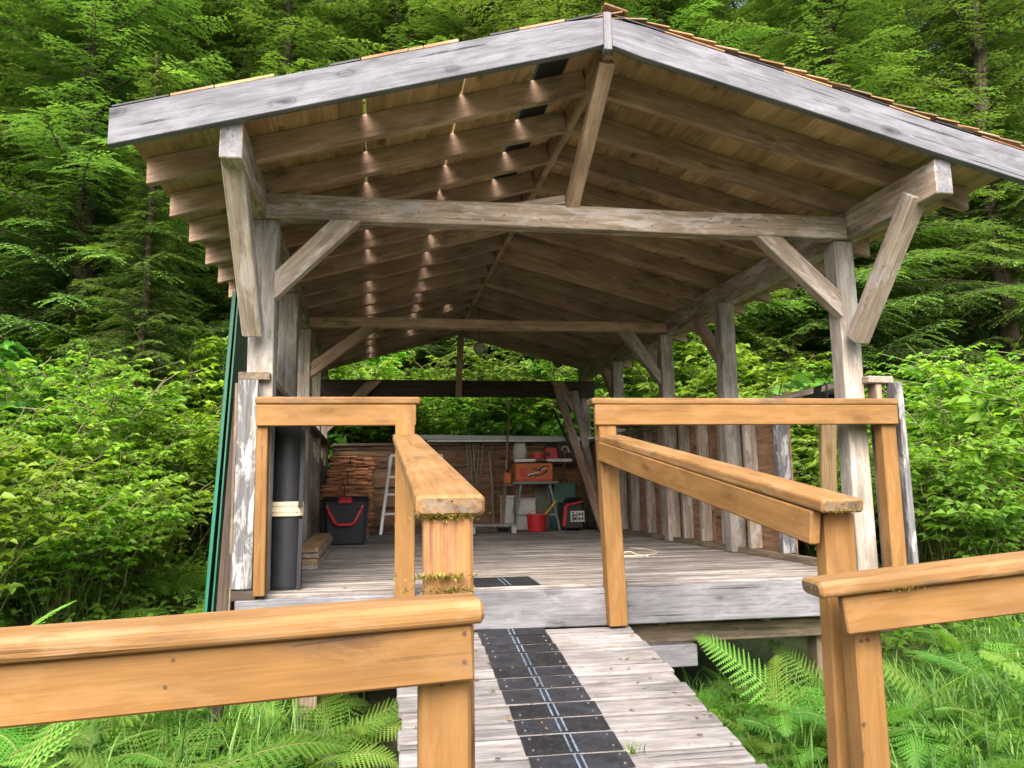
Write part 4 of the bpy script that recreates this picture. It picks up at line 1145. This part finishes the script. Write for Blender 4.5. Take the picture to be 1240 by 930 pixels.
LEAF_U = np.array([0.0, 0.25, 0.55, 0.8, 1.0]); LEAF_W = np.array([0.06, 0.42, 0.5, 0.28, 0.0])
def leaves(base, d, size, rng, ratio=0.62, droop=0.25, fold=0.18, roll=0.5):
    """pointed folded leaves; base (n,3), d (n,3) -> verts, tri/quads, per vertex leaf index"""
    n = len(base)
    s, nn = rot_basis(d)
    r = rng.normal(0, roll, n)[:, None]
    s2 = s * np.cos(r) + nn * np.sin(r); n2 = -s * np.sin(r) + nn * np.cos(r)
    size = np.broadcast_to(size, (n,))[:, None]
    V = np.zeros((n, 13, 3))
    us = (0.0, 0.3, 0.6, 0.85, 1.0); ws = (0.0, 0.45, 0.42, 0.2, 0.0)
    # 0 base, (1 L,2 mid,3 R)@.28, (4,5,6)@.6, 7 tip ... 8 verts
    V = np.zeros((n, 8, 3))
    def P(u, w, lift): return base + d * size * u + s2 * size * ratio * w + n2 * size * (lift) - np.array([0, 0, 1.0]) * size * droop * u * u
    V[:, 0] = P(0, 0, 0)
    V[:, 1] = P(.3, -.5, fold); V[:, 2] = P(.32, 0, 0); V[:, 3] = P(.3, .5, fold)
    V[:, 4] = P(.66, -.36, fold * .8); V[:, 5] = P(.66, 0, 0); V[:, 6] = P(.66, .36, fold * .8)
    V[:, 7] = P(1, 0, 0)
    k = (np.arange(n) * 8)[:, None]
    tris = np.concatenate([k + np.array([[0, 2, 1]]), k + np.array([[0, 3, 2]]), k + np.array([[4, 5, 7]]), k + np.array([[5, 6, 7]])])
    quads = np.concatenate([k + np.array([[1, 2, 5, 4]]), k + np.array([[2, 3, 6, 5]])])
    return V.reshape(-1, 3), tris, quads

def merge(parts):
    V = []; T = []; Q = []; R = []; MT = []; MQ = []; k = 0
    for (v, t, q, r, mi) in parts:
        V.append(v); R.append(r)
        if t is not None and len(t): T.append(t + k); MT.append(np.full(len(t), mi))
        if q is not None and len(q): Q.append(q + k); MQ.append(np.full(len(q), mi))
        k += len(v)
    faces = []; mi = []
    if T: faces.append(np.concatenate(T)); mi.append(np.concatenate(MT))
    if Q: faces.append(np.concatenate(Q)); mi.append(np.concatenate(MQ))
    return np.concatenate(V), faces, np.concatenate(R), np.concatenate(mi)

def ribbon_tubes(P0, P1, r0, r1):
    """thin 3-sided tubes between point arrays"""
    d = P1 - P0; L = np.linalg.norm(d, axis=1, keepdims=True); L[L < 1e-6] = 1; d = d / L
    s, n = rot_basis(d)
    V = []
    for P, r in ((P0, r0), (P1, r1)):
        for a in (0, 2.094, 4.189):
            V.append(P + (s * math.cos(a) + n * math.sin(a)) * np.reshape(r, (-1, 1)))
    V = np.stack(V, 1); m = len(P0); k = (np.arange(m) * 6)[:, None]
    q = np.concatenate([k + np.array([[0, 1, 4, 3]]), k + np.array([[1, 2, 5, 4]]), k + np.array([[2, 0, 3, 5]])])
    return V.reshape(-1, 3), q

def make_bush(seed, h=1.5, rad=0.9, nstem=26, leaf=0.10, sprigs=11, mat='leaf'):
    """thicket shrub: arching canes with trifoliate leaves"""
    rng = np.random.default_rng(seed)
    P0 = []; P1 = []; B = []; D = []; SZ = []; RR = []
    for s in range(nstem):
        a = rng.uniform(0, 6.283); lean = rng.uniform(0.1, 1) * rad
        root = np.array([rng.normal(0, .15), rng.normal(0, .15), 0.0])
        hh = h * rng.uniform(0.6, 1.08)
        tip = root + np.array([math.cos(a) * lean, math.sin(a) * lean, hh])
        pts = [root + (tip - root) * u + np.array([0, 0, 0.28 * hh * math.sin(u * math.pi) * .6]) + rng.normal(0, .015, 3) for u in np.linspace(0, 1, 8)]
        for p, q in zip(pts[:-1], pts[1:]): P0.append(p); P1.append(q)
        br = rng.uniform(0, 1)
        for k in range(sprigs):
            u = rng.uniform(.25, 1.0) ** .7; i = min(int(u * 7), 6); base = pts[i] + (pts[i + 1] - pts[i]) * (u * 7 - i)
            aa = rng.uniform(0, 6.283) if rng.random() < .5 else a + rng.normal(0, .8)
            sd = np.array([math.cos(aa), math.sin(aa), rng.uniform(-.05, .55)]); sd /= np.linalg.norm(sd)
            ln = rng.uniform(.12, .34)
            P0.append(base); P1.append(base + sd * ln)
            nl = rng.integers(2, 5)
            for j in range(nl):
                bp = base + sd * ln * (j + 1) / nl
                for off, sc in ((0, 1.0), (1.0, .8), (-1.0, .8)):
                    a2 = math.atan2(sd[1], sd[0]) + off + rng.normal(0, .25)
                    dd = np.array([math.cos(a2), math.sin(a2), rng.uniform(-.25, .3)]); dd /= np.linalg.norm(dd)
                    B.append(bp); D.append(dd); SZ.append(leaf * sc * rng.uniform(.7, 1.25))
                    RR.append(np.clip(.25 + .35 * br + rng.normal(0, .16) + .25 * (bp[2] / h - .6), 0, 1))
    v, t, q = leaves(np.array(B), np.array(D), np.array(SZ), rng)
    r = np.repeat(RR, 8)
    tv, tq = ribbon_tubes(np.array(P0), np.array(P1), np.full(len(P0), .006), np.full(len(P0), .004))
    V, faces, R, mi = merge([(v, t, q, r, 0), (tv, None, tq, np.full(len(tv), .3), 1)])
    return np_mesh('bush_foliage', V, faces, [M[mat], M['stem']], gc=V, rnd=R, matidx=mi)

def frond(rng, base, az, L, rise, droop, npin=24, wid=0.32, bright=.5, detail=9):
    """one fern frond -> verts, tris, rnd"""
    u = np.linspace(0, 1, npin + 2)
    hx = L * (u - droop * .35 * u ** 3); hz = L * (rise * u - droop * u ** 2.2)
    dirh = np.array([math.cos(az), math.sin(az), 0]); side = np.array([-math.sin(az), math.cos(az), 0])
    tw = rng.normal(0, .25)
    side = side * math.cos(tw) + np.array([0, 0, math.sin(tw)])
    P = base + dirh * hx[:, None] + np.array([0, 0, 1.]) * hz[:, None] + side * (L * .08 * rng.normal() * u ** 2)[:, None]
    Vs = []; Ts = []; k = 0
    T = np.gradient(P, axis=0); T /= np.linalg.norm(T, axis=1, keepdims=True)
    st = int(npin * .14)
    B = []; D = []; LN = []; NN = []; TT = []
    for i in range(st, npin + 1):
        uu = u[i]; w = wid * L * min(1, (uu - .05) / .22) * (1 - uu) ** .75 * 1.15 + .004
        nrm = np.cross(side, T[i]); nrm /= np.linalg.norm(nrm)
        for sg in (-1, 1):
            d = side * sg + T[i] * (.35 + .25 * uu) - np.array([0, 0, 1.]) * rng.uniform(.05, .22); d /= np.linalg.norm(d)
            B.append(P[i]); D.append(d); LN.append(w * rng.uniform(.92, 1.05)); NN.append(T[i]); 
    B = np.array(B); D = np.array(D); LN = np.array(LN)[:, None]; TT = np.array(NN)
    n = len(B); gap = L / npin
    # each pinna: saw-toothed strip of little lobes either side of its midrib
    for j in range(detail):
        a = j / detail; b = (j + 1) / detail; ww = gap * .62 * (1 - a) ** .6
        for sg in (-1, 1):
            p0 = B + D * LN * a; p1 = B + D * LN * b
            tip = B + D * LN * (a + b * 1.15) * .5 + TT * sg * ww - np.array([0, 0, 1.]) * ww * .18 + D * LN * .02
            Vs.append(np.stack([p0, p1, tip], 1).reshape(-1, 3)); Ts.append(np.arange(n * 3).reshape(-1, 3) + k); k += n * 3
    # stalk
    tv, tq = ribbon_tubes(P[:-1], P[1:], np.linspace(.0035, .0012, len(P) - 1), np.linspace(.0034, .001, len(P) - 1))
    V = np.concatenate(Vs); T_ = np.concatenate(Ts)
    r = np.clip(bright + rng.normal(0, .03, len(V)), 0, 1)
    return (V, T_, None, r, 0), (tv, None, tq, np.full(len(tv), .6), 1)

def make_fern(seed, L=0.7, nf=10, npin=24, detail=8, upright=.75):
    rng = np.random.default_rng(seed); parts = []
    for i in range(nf):
        az = 6.283 * i / nf + rng.normal(0, .25)
        parts += list(frond(rng, np.array([rng.normal(0, .03), rng.normal(0, .03), 0.0]), az, L * rng.uniform(.7, 1.1), rng.uniform(upright - .4, upright + .08), rng.uniform(.35, .75), npin, rng.uniform(.22, .3), np.clip(rng.normal(.5, .2), 0.05, 1), detail))
    V, faces, R, mi = merge(parts)
    return np_mesh('fern_fronds', V, faces, [M['fern'], M['stem']], gc=V, rnd=R, matidx=mi)

def blades(cx, cy, n, spread, h, rng, w=.005):
    bx = cx + rng.normal(0, spread, n); by = cy + rng.normal(0, spread, n); bz = ground_z(bx, by) - .02
    a = rng.uniform(0, 6.283, n); hh = h * rng.uniform(.45, 1.15, n); ln = rng.uniform(.1, .75, n) * hh
    V = np.zeros((n, 7, 3)); px = -np.sin(a) * w; py = np.cos(a) * w
    for i, (u, k) in enumerate(((0, 1), (.4, .9), (.75, .6))):
        x = bx + np.cos(a) * ln * u * u; y = by + np.sin(a) * ln * u * u; z = bz + hh * (u - .25 * u ** 3)
        V[:, 2 * i] = np.stack([x - px * k, y - py * k, z], 1); V[:, 2 * i + 1] = np.stack([x + px * k, y + py * k, z], 1)
    V[:, 6] = np.stack([bx + np.cos(a) * ln, by + np.sin(a) * ln, bz + hh * .74], 1)
    k = (np.arange(n) * 7)[:, None]
    q = np.concatenate([k + np.array([[0, 1, 3, 2]]), k + np.array([[2, 3, 5, 4]])]); t = k + np.array([[4, 5, 6]])
    return V.reshape(-1, 3), t, q, np.repeat(np.clip(rng.normal(.45, .22, n), 0, 1), 7), 0

def make_conifer(seed, H=16, R=3.0, z_lo=0.6, whorl=.30, per=9, dens=1.0, leaf=.062):
    """drooping feathery conifer; returns trunk mesh, crown mesh"""
    rng = np.random.default_rng(seed)
    B = []; D = []; S_ = []; RR = []; P0 = []; P1 = []; R0 = []
    z = z_lo
    up = np.array([0, 0, 1.])
    while z < H - .2:
        f = (z / H)
        Lb = R * (1 - f) ** .72 * (0.75 + .25 * min(1, z / 3)) + .15
        nb = max(3, int(per * (1 - .3 * f)))
        a0 = rng.uniform(0, 6.283)
        for b in range(nb + 5):
            az = a0 + 6.283 * b / nb + rng.normal(0, .3)
            L = Lb * rng.uniform(.42, 1.15); 
            if b >= nb: L = min(L, rng.uniform(.35, .8))
            dh = np.array([math.cos(az), math.sin(az), 0]); sd = np.array([-math.sin(az), math.cos(az), 0])
            rise = rng.uniform(-.05, .25) + .2 * f; dr = rng.uniform(.12, .42)
            m = max(5, int(L / .105 * dens)); u = np.linspace(0, 1, m)
            P = np.array([0, 0, z]) + dh * (L * u)[:, None] + up * (L * (rise * u - dr * u ** 2))[:, None] + sd * (rng.normal(0, .08) * L * u ** 2)[:, None]
            P0 += list(P[:-1]); P1 += list(P[1:]); R0 += list(np.linspace(.022 * (L / 2.5) + .004, .003, m - 1))
            br = np.clip(rng.normal(.42, .15), 0, 1)
            for i in range(1, m):
                uu = u[i]; tl = (.16 + .42 * (1 - uu) * min(1, .35 + uu * 2.5)) * L * .42 + .1
                for sg in (-1, 1):
                    if rng.random() < .1: continue
                    td = dh * rng.uniform(.45, .9) + sd * sg + up * rng.uniform(-.5, .2); td /= np.linalg.norm(td)
                    t_len = tl * rng.uniform(.6, 1.15)
                    nn = max(3, int(t_len / .034 * dens)); v = (np.arange(nn) + rng.uniform(0, 1)) / nn
                    Q = P[i] + td * (t_len * v)[:, None] - up * (t_len * .24 * v ** 2)[:, None]
                    tt = np.broadcast_to(td, (nn, 3)) - up * (.48 * v)[:, None]; tt = tt / np.linalg.norm(tt, axis=1, keepdims=True)
                    ss = np.cross(tt, up); ss /= np.linalg.norm(ss, axis=1, keepdims=True) + 1e-6
                    for s2 in (-1, 1):
                        dd = tt * .75 + ss * s2 * rng.uniform(.5, .9) - up * rng.uniform(0, .35, (nn, 1)); dd /= np.linalg.norm(dd, axis=1, keepdims=True)
                        B.append(Q + ss * s2 * (rng.uniform(0, .075, (nn, 1)) * (1 - .8 * v[:, None])) - up * rng.uniform(0, .02, (nn, 1))); D.append(dd); S_.append(leaf * (1.15 - .5 * v) * rng.uniform(.8, 1.25, nn))
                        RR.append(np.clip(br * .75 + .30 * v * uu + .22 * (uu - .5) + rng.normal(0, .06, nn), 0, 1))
        z += whorl * rng.uniform(.75, 1.25)
    B = np.concatenate(B); D = np.concatenate(D); S_ = np.concatenate(S_)[:, None]; RR = np.concatenate(RR)
    s, n = rot_basis(D); n_ = len(B)
    w = .28
    V = np.stack([B - s * S_ * w * .5, B + D * S_ * .45 + s * S_ * w, B + D * S_, B + D * S_ * .45 - s * S_ * w], 1).reshape(-1, 3)
    q = np.arange(n_ * 4).reshape(-1, 4)
    P0 = np.array(P0); P1 = np.array(P1); R0 = np.array(R0)
    tv, tq = ribbon_tubes(P0, P1, R0, R0 * .8)
    V2, faces, R_, mi = merge([(V, None, q, np.repeat(RR, 4), 0), (tv, None, tq, np.full(len(tv), .5), 1)])
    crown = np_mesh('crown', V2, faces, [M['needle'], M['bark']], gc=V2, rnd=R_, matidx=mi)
    mb = MB(); pts = [(rng.normal(0, .03), rng.normal(0, .03), zz) for zz in np.linspace(-.5, H, 9)]
    mb.tube(pts, [.16 * (1 - i / 9.2) * H / 16 + .02 for i in range(9)], 12)
    tr = mb.build('trunk', M['bark'], None, smooth=True, origin=(0, 0, 0)); tm = tr.data; bpy.data.objects.remove(tr)
    print('conifer', seed, n_)
    return tm, crown

def place(x, y): return (x, y, float(ground_z(x, y)))

# --- conifers: each a thing with trunk and crown
protos = [make_conifer(11, 17, 3.1), make_conifer(12, 15, 2.7, z_lo=.4), make_conifer(13, 20, 3.5, z_lo=1.0, whorl=.34), make_conifer(14, 13, 2.4, z_lo=.3, whorl=.26, per=7)]
TREES = [  # x, y, proto, scale, label
    (-4.6, 11.4, 0, .95, 'dense dark conifer above the shrubs at the left edge'),
    (-7.6, 10.8, 1, 1.15, 'conifer whose boughs fill the top left corner'),
    (-2.0, 13.2, 3, 1.05, 'bushy conifer just left of the shelter roof'),
    (-3.3, 10.2, 3, .5, 'small dark young conifer behind the thicket left of the roof eave'),
    (7.6, 11.6, 0, 1.0, 'tall layered conifer right of the roof eave'),
    (10.4, 11.4, 1, 1.1, 'conifer with drooping boughs at the right edge'),
    (5.2, 13.6, 2, .95, 'dark conifer standing behind the right side of the roof'),
    (9.2, 14.4, 2, 1.0, 'tall conifer behind the layered one at the right'),
    (1.4, 15.2, 0, 1.05, 'conifer rising directly behind the roof ridge'),
]
back = [(3.2, 13.4), (6.2, 17.6), (2.2, 18.2), (10.8, 18.0), (4.8, 21), (-10.4, 13.0), (-5.6, 14.2), (-0.2, 16.2), (3.6, 16.0), (7.0, 15.6), (12.2, 14.2), (-3.4, 16.2), (-8.6, 16.2), (-11.5, 14.5), (-7.2, 15.6), (-13.5, 18.5), (-10.2, 19.5), (-5.0, 18.0), (-1.2, 19.0), (3.6, 19.0), (7.2, 19.8), (12.8, 17.2), (15.5, 15.0), (12.0, 21.5),
        (-15.5, 23), (-8.0, 23.5), (-3.0, 23), (1.5, 22.5), (5.4, 23.5), (9.2, 24.8), (15.6, 21.5), (18.5, 19), (19, 25), (-19, 19.5), (-20, 26), (-12, 27.5), (-5.4, 28), (0.2, 27.5), (4.0, 28.5), (8, 30), (13.4, 28), (-17, 32), (-9, 33), (-1.5, 34), (5.5, 34.5), (11.5, 34), (18, 32), (24, 27), (-25, 30)]
lab = 'tall forest conifer standing in the rows behind the nearest trees'
first = {}
for i, T_ in enumerate(TREES + [(x, y, int((x * 7 + y * 3) % 4), .95 + ((x * 13 + y * 7) % 10) / 25 + .38 * (y > 15.5), None) for (x, y) in back]):
    x, y, p, s, lb = T_
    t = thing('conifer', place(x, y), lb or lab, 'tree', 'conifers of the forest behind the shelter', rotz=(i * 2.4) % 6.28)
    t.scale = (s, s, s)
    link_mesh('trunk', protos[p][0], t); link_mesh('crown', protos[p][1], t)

# --- thicket shrubs
bmeshes = [make_bush(21), make_bush(22, 1.7, .8, 30), make_bush(23, 1.3, 1.0, 26), make_bush(24, 1.5, .9, 22, leaf=.15, sprigs=8, mat='leaf_deep'), make_bush(25, 1.9, .9, 34, leaf=.07), make_bush(26, 1.6, 1.0, 30, leaf=.09, mat='leaf_lime'), make_bush(27, 1.2, 1.0, 30, leaf=.06, sprigs=13, mat='leaf_lime')]
brng = np.random.default_rng(5)
def scatter(n, x0, x1, y0, y1, dmin, ok=lambda x, y: True, tries=4000):
    out = []
    for _ in range(tries):
        if len(out) >= n: break
        x = brng.uniform(x0, x1); y = brng.uniform(y0, y1)
        if not ok(x, y): continue
        if all((x - a) ** 2 + (y - b) ** 2 > dmin ** 2 for a, b in out): out.append((x, y))
    return out
def infov(x, y): return abs((x - .15 * y)) < .82 * y + .8
zones = [
    (54, -9.5, -1.75, 4.5, 11.8, .74, lambda x, y: infov(x, y) and x < -2.05 - .03 * (y - 4), 'leafy shrub in the thicket left of the shelter', 'shrubs left of the shelter', .78, 1.15),
    (46, 4.1, 13.5, 5.2, 12.4, .80, infov, 'leafy shrub in the thicket right of the shelter', 'shrubs right of the shelter', .75, 1.1),
    (52, -3.6, 6.0, 11.15, 13.8, .6, infov, 'leafy shrub on the bank behind the shelter', 'shrubs behind the shelter', .95, 1.3),
    (36, -14, 16, 13.5, 19, 1.4, infov, 'leafy understorey shrub beneath the forest conifers', 'shrubs under the conifers', 1.0, 1.4)]
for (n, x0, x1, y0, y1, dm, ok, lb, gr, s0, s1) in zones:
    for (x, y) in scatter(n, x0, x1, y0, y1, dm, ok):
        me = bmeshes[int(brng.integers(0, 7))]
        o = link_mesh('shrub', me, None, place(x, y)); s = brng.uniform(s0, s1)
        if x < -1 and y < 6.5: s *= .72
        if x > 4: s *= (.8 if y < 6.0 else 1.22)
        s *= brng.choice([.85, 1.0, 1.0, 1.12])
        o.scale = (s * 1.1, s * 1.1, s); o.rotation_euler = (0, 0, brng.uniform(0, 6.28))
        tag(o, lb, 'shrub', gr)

# --- ferns
fm = [make_fern(31), make_fern(32, .8, 9), make_fern(33, .6, 12), make_fern(34, .75, 8, upright=.95), make_fern(35, .65, 11, upright=.55)]
near = [(1.5, 3.75, .75), (1.75, 4.0, .7), (2.05, 3.95, .75), (2.35, 3.95, .75), (2.65, 3.9, .8), (1.45, 3.3, .7), (1.5, 2.95, .65), (2.2, 3.5, .8), (1.9, 3.3, .7), (-0.5, 4.0, .9), (-1.0, 4.3, 1.0), (-0.4, 2.75, .85), (-1.3, 3.3, 1.0), (-1.9, 3.3, 1.1), (-0.7, 2.3, .85), (-1.15, 2.7, .9), (-2.4, 3.9, 1.1), (-1.75, 4.0, 1.1), (-3.1, 3.5, 1.1), (-0.6, 3.1, .9), (-0.3, 3.9, .8), (1.55, 2.6, .7), (1.7, 3.2, .85), (1.95, 3.6, .95), (2.3, 3.0, .9), (2.7, 3.1, .95), (2.3, 3.75, .9), (1.65, 4.05, .8), (3.3, 3.8, 1.0), (2.9, 4.0, .9), (4.0, 3.0, .9), (-0.35, 2.35, .75), (-0.75, 2.75, .8), (-1.2, 2.3, .9), (-0.3, 3.05, .8), (-0.95, 3.4, 1.0), (-1.6, 2.9, .95), (-2.1, 2.4, 1.0), (-1.5, 3.7, 1.0), (-2.3, 3.5, 1.05), (-0.45, 3.55, .8), (-0.9, 1.9, .8), (-1.5, 1.9, .9), (-2.8, 2.9, 1.0), (-0.25, 1.95, .7), (-1.9, 4.4, 1.0), (-2.7, 4.3, 1.0),
        (1.75, 2.9, .75), (2.15, 3.3, .95), (1.6, 3.4, .9), (2.45, 2.7, .8), (2.0, 2.45, .7), (2.6, 3.5, .95), (3.0, 2.9, .9), (1.8, 3.75, .9), (3.1, 3.5, 1.0), (2.2, 4.0, .8), (2.75, 2.2, .75), (3.5, 3.2, 1.0), (2.35, 2.1, .65), (1.95, 4.2, .8), (3.4, 2.4, .8), (3.9, 3.9, 1.0), (4.4, 3.4, 1.0), (3.5, 4.4, 1.0)]
for i, (x, y, s) in enumerate(near):
    o = link_mesh('fern', fm[i % 5], None, place(x, y)); s *= (1.1 if x < -1.2 else 1.22) if x < .5 else 0.92; o.scale = (s,) * 3; o.rotation_euler = (0, 0, i * 1.9 + (1.1 if x > .5 else 0))
    tag(o, ('lush green fern growing beside the left of the ramp' if x < 0.5 else 'lush green fern growing beside the right of the ramp'), 'fern', 'ferns left of the ramp' if x < .5 else 'ferns right of the ramp')
for (x, y) in scatter(40, -6.5, -1.3, 3.8, 8.5, .5, infov):
    o = link_mesh('fern', fm[int(brng.integers(0, 5))], None, place(x, y)); s = brng.uniform(.9, 1.35); o.scale = (s,) * 3; o.rotation_euler = (0, 0, brng.uniform(0, 6))
    tag(o, 'fern among the shrubs on the left slope', 'fern', 'ferns on the left slope')
for (x, y) in scatter(26, 3.6, 8.0, 4.0, 7.5, .55, infov):
    o = link_mesh('fern', fm[int(brng.integers(0, 5))], None, place(x, y)); s = brng.uniform(.8, 1.2); o.scale = (s,) * 3; o.rotation_euler = (0, 0, brng.uniform(0, 6))
    tag(o, 'fern among the grass and shrubs on the right', 'fern', 'ferns on the right')

for (x, y) in scatter(60, -3.6, 4.6, 2.0, 4.9, .22, lambda x, y: (x < -.3 or x > 1.5) and not (-1.3 < x < 2.8 and y > 4.2)):
    o = link_mesh('fern', fm[int(brng.integers(0, 5))], None, place(x, y)); s = brng.uniform(.5, .75); o.scale = (s,) * 3; o.rotation_euler = (0, 0, brng.uniform(0, 6))
    tag(o, 'small fern filling in low between the big ferns left of the ramp' if x < .5 else 'small fern filling in low between the big ferns right of the ramp', 'fern', 'small ferns left of the ramp' if x < .5 else 'small ferns right of the ramp')

# --- grass: nobody could count it
parts = []; grng = np.random.default_rng(9)
for _ in range(240):
    sd = grng.random()
    if sd < .3: x, y = grng.uniform(-3.2, -.3), grng.uniform(1.6, 5.0)
    elif sd < .72: x, y = grng.uniform(1.5, 5.5), grng.uniform(1.8, 4.6)
    elif sd < .86: x, y = grng.uniform(-6, -1.4), grng.uniform(4, 8)
    else: x, y = grng.uniform(4, 8), grng.uniform(4, 7.5)
    if x > 1.3 and x < 2.9 and y > 4.1: continue
    parts.append(blades(x, y, 110, .17, grng.uniform(.2, .42), grng, w=grng.choice([.0025, .0035, .005])))
V, faces, R_, mi = merge(parts)
o = link_mesh('grass', np_mesh('grass', V, faces, [M['grass']], gc=V, rnd=R_))
tag(o, 'fine long grass growing between the ferns and shrubs', 'grass', kind='stuff')
# --- low ground cover of small leaves over the soil
n = 60000
x = grng.uniform(-9, 11, n); y = grng.uniform(1.2, 13, n)
keep = ~((x > -1.15) & (x < 3.2) & (y > 3.8) & (y < 10.2)) & ~((x > -.12) & (x < 1.32) & (y < 4)) & (np.abs(x - .15 * y) < .85 * y + 1)
x, y = x[keep], y[keep]; n = len(x)
hz = grng.uniform(0.02, .32, n) * np.where(y < 4.5, .35, 1); B = np.stack([x, y, ground_z(x, y) + hz], 1)
a = grng.uniform(0, 6.283, n); D = np.stack([np.cos(a), np.sin(a), grng.uniform(-.3, .4, n)], 1); D /= np.linalg.norm(D, axis=1, keepdims=True)
v, t, q = leaves(B, D, grng.uniform(.04, .09, n), grng)
V, faces, R_, mi = merge([(v, t, q, np.repeat(np.clip(grng.normal(.35, .2, n), 0, 1), 8), 0)])
o = link_mesh('ground_cover', np_mesh('ground_cover', V, faces, [M['leaf']], gc=V, rnd=R_))
tag(o, 'low leafy ground cover over the forest soil', 'ground cover', kind='stuff')

# --- litter on the ramp and deck
n = 260; lx = grng.uniform(0.02, 1.18, n); ly = grng.uniform(1.6, 3.9, n); lz = np.array([ramp_z(q) for q in ly]) + .004
m_ = 160; dx_ = grng.uniform(-.6, 2.5, m_); dy_ = grng.uniform(4.0, 8.5, m_)
B = np.stack([np.concatenate([lx, dx_]), np.concatenate([ly, dy_]), np.concatenate([lz, np.full(m_, .004)])], 1)
a = grng.uniform(0, 6.283, len(B)); D = np.stack([np.cos(a), np.sin(a), np.zeros(len(B))], 1)
v_, t_, q_ = leaves(B, D, grng.choice([.008, .012, .02, .028], len(B)), grng, ratio=.45, droop=0, fold=.1, roll=.15)
v_[:, 2] = np.maximum(v_[:, 2], np.repeat(B[:, 2], 8) - .001)
V, faces, R_, mi = merge([(v_, t_, q_, np.repeat(grng.random(len(B)), 8), 0)])
o = link_mesh('leaf_litter', np_mesh('leaf_litter', V, faces, [M['litter']], gc=V, rnd=R_))
tag(o, 'scattered dead leaf bits and needles on the ramp and deck', 'leaf litter', kind='stuff')
# --- seedling growing out of a ramp seam
sp = blades(0, 0, 26, .012, .07, np.random.default_rng(3), w=.0022)
V, faces, R_, mi = merge([sp]); V = V - np.array([0, 0, float(ground_z(0, 0))])
o = link_mesh('seedling', np_mesh('seedling', V, faces, [M['grass']], gc=V, rnd=R_), None, (0.80, 2.635, float(ramp_z(2.635)) - .005))
tag(o, 'tiny green seedling sprouting from a seam of the ramp', 'seedling')
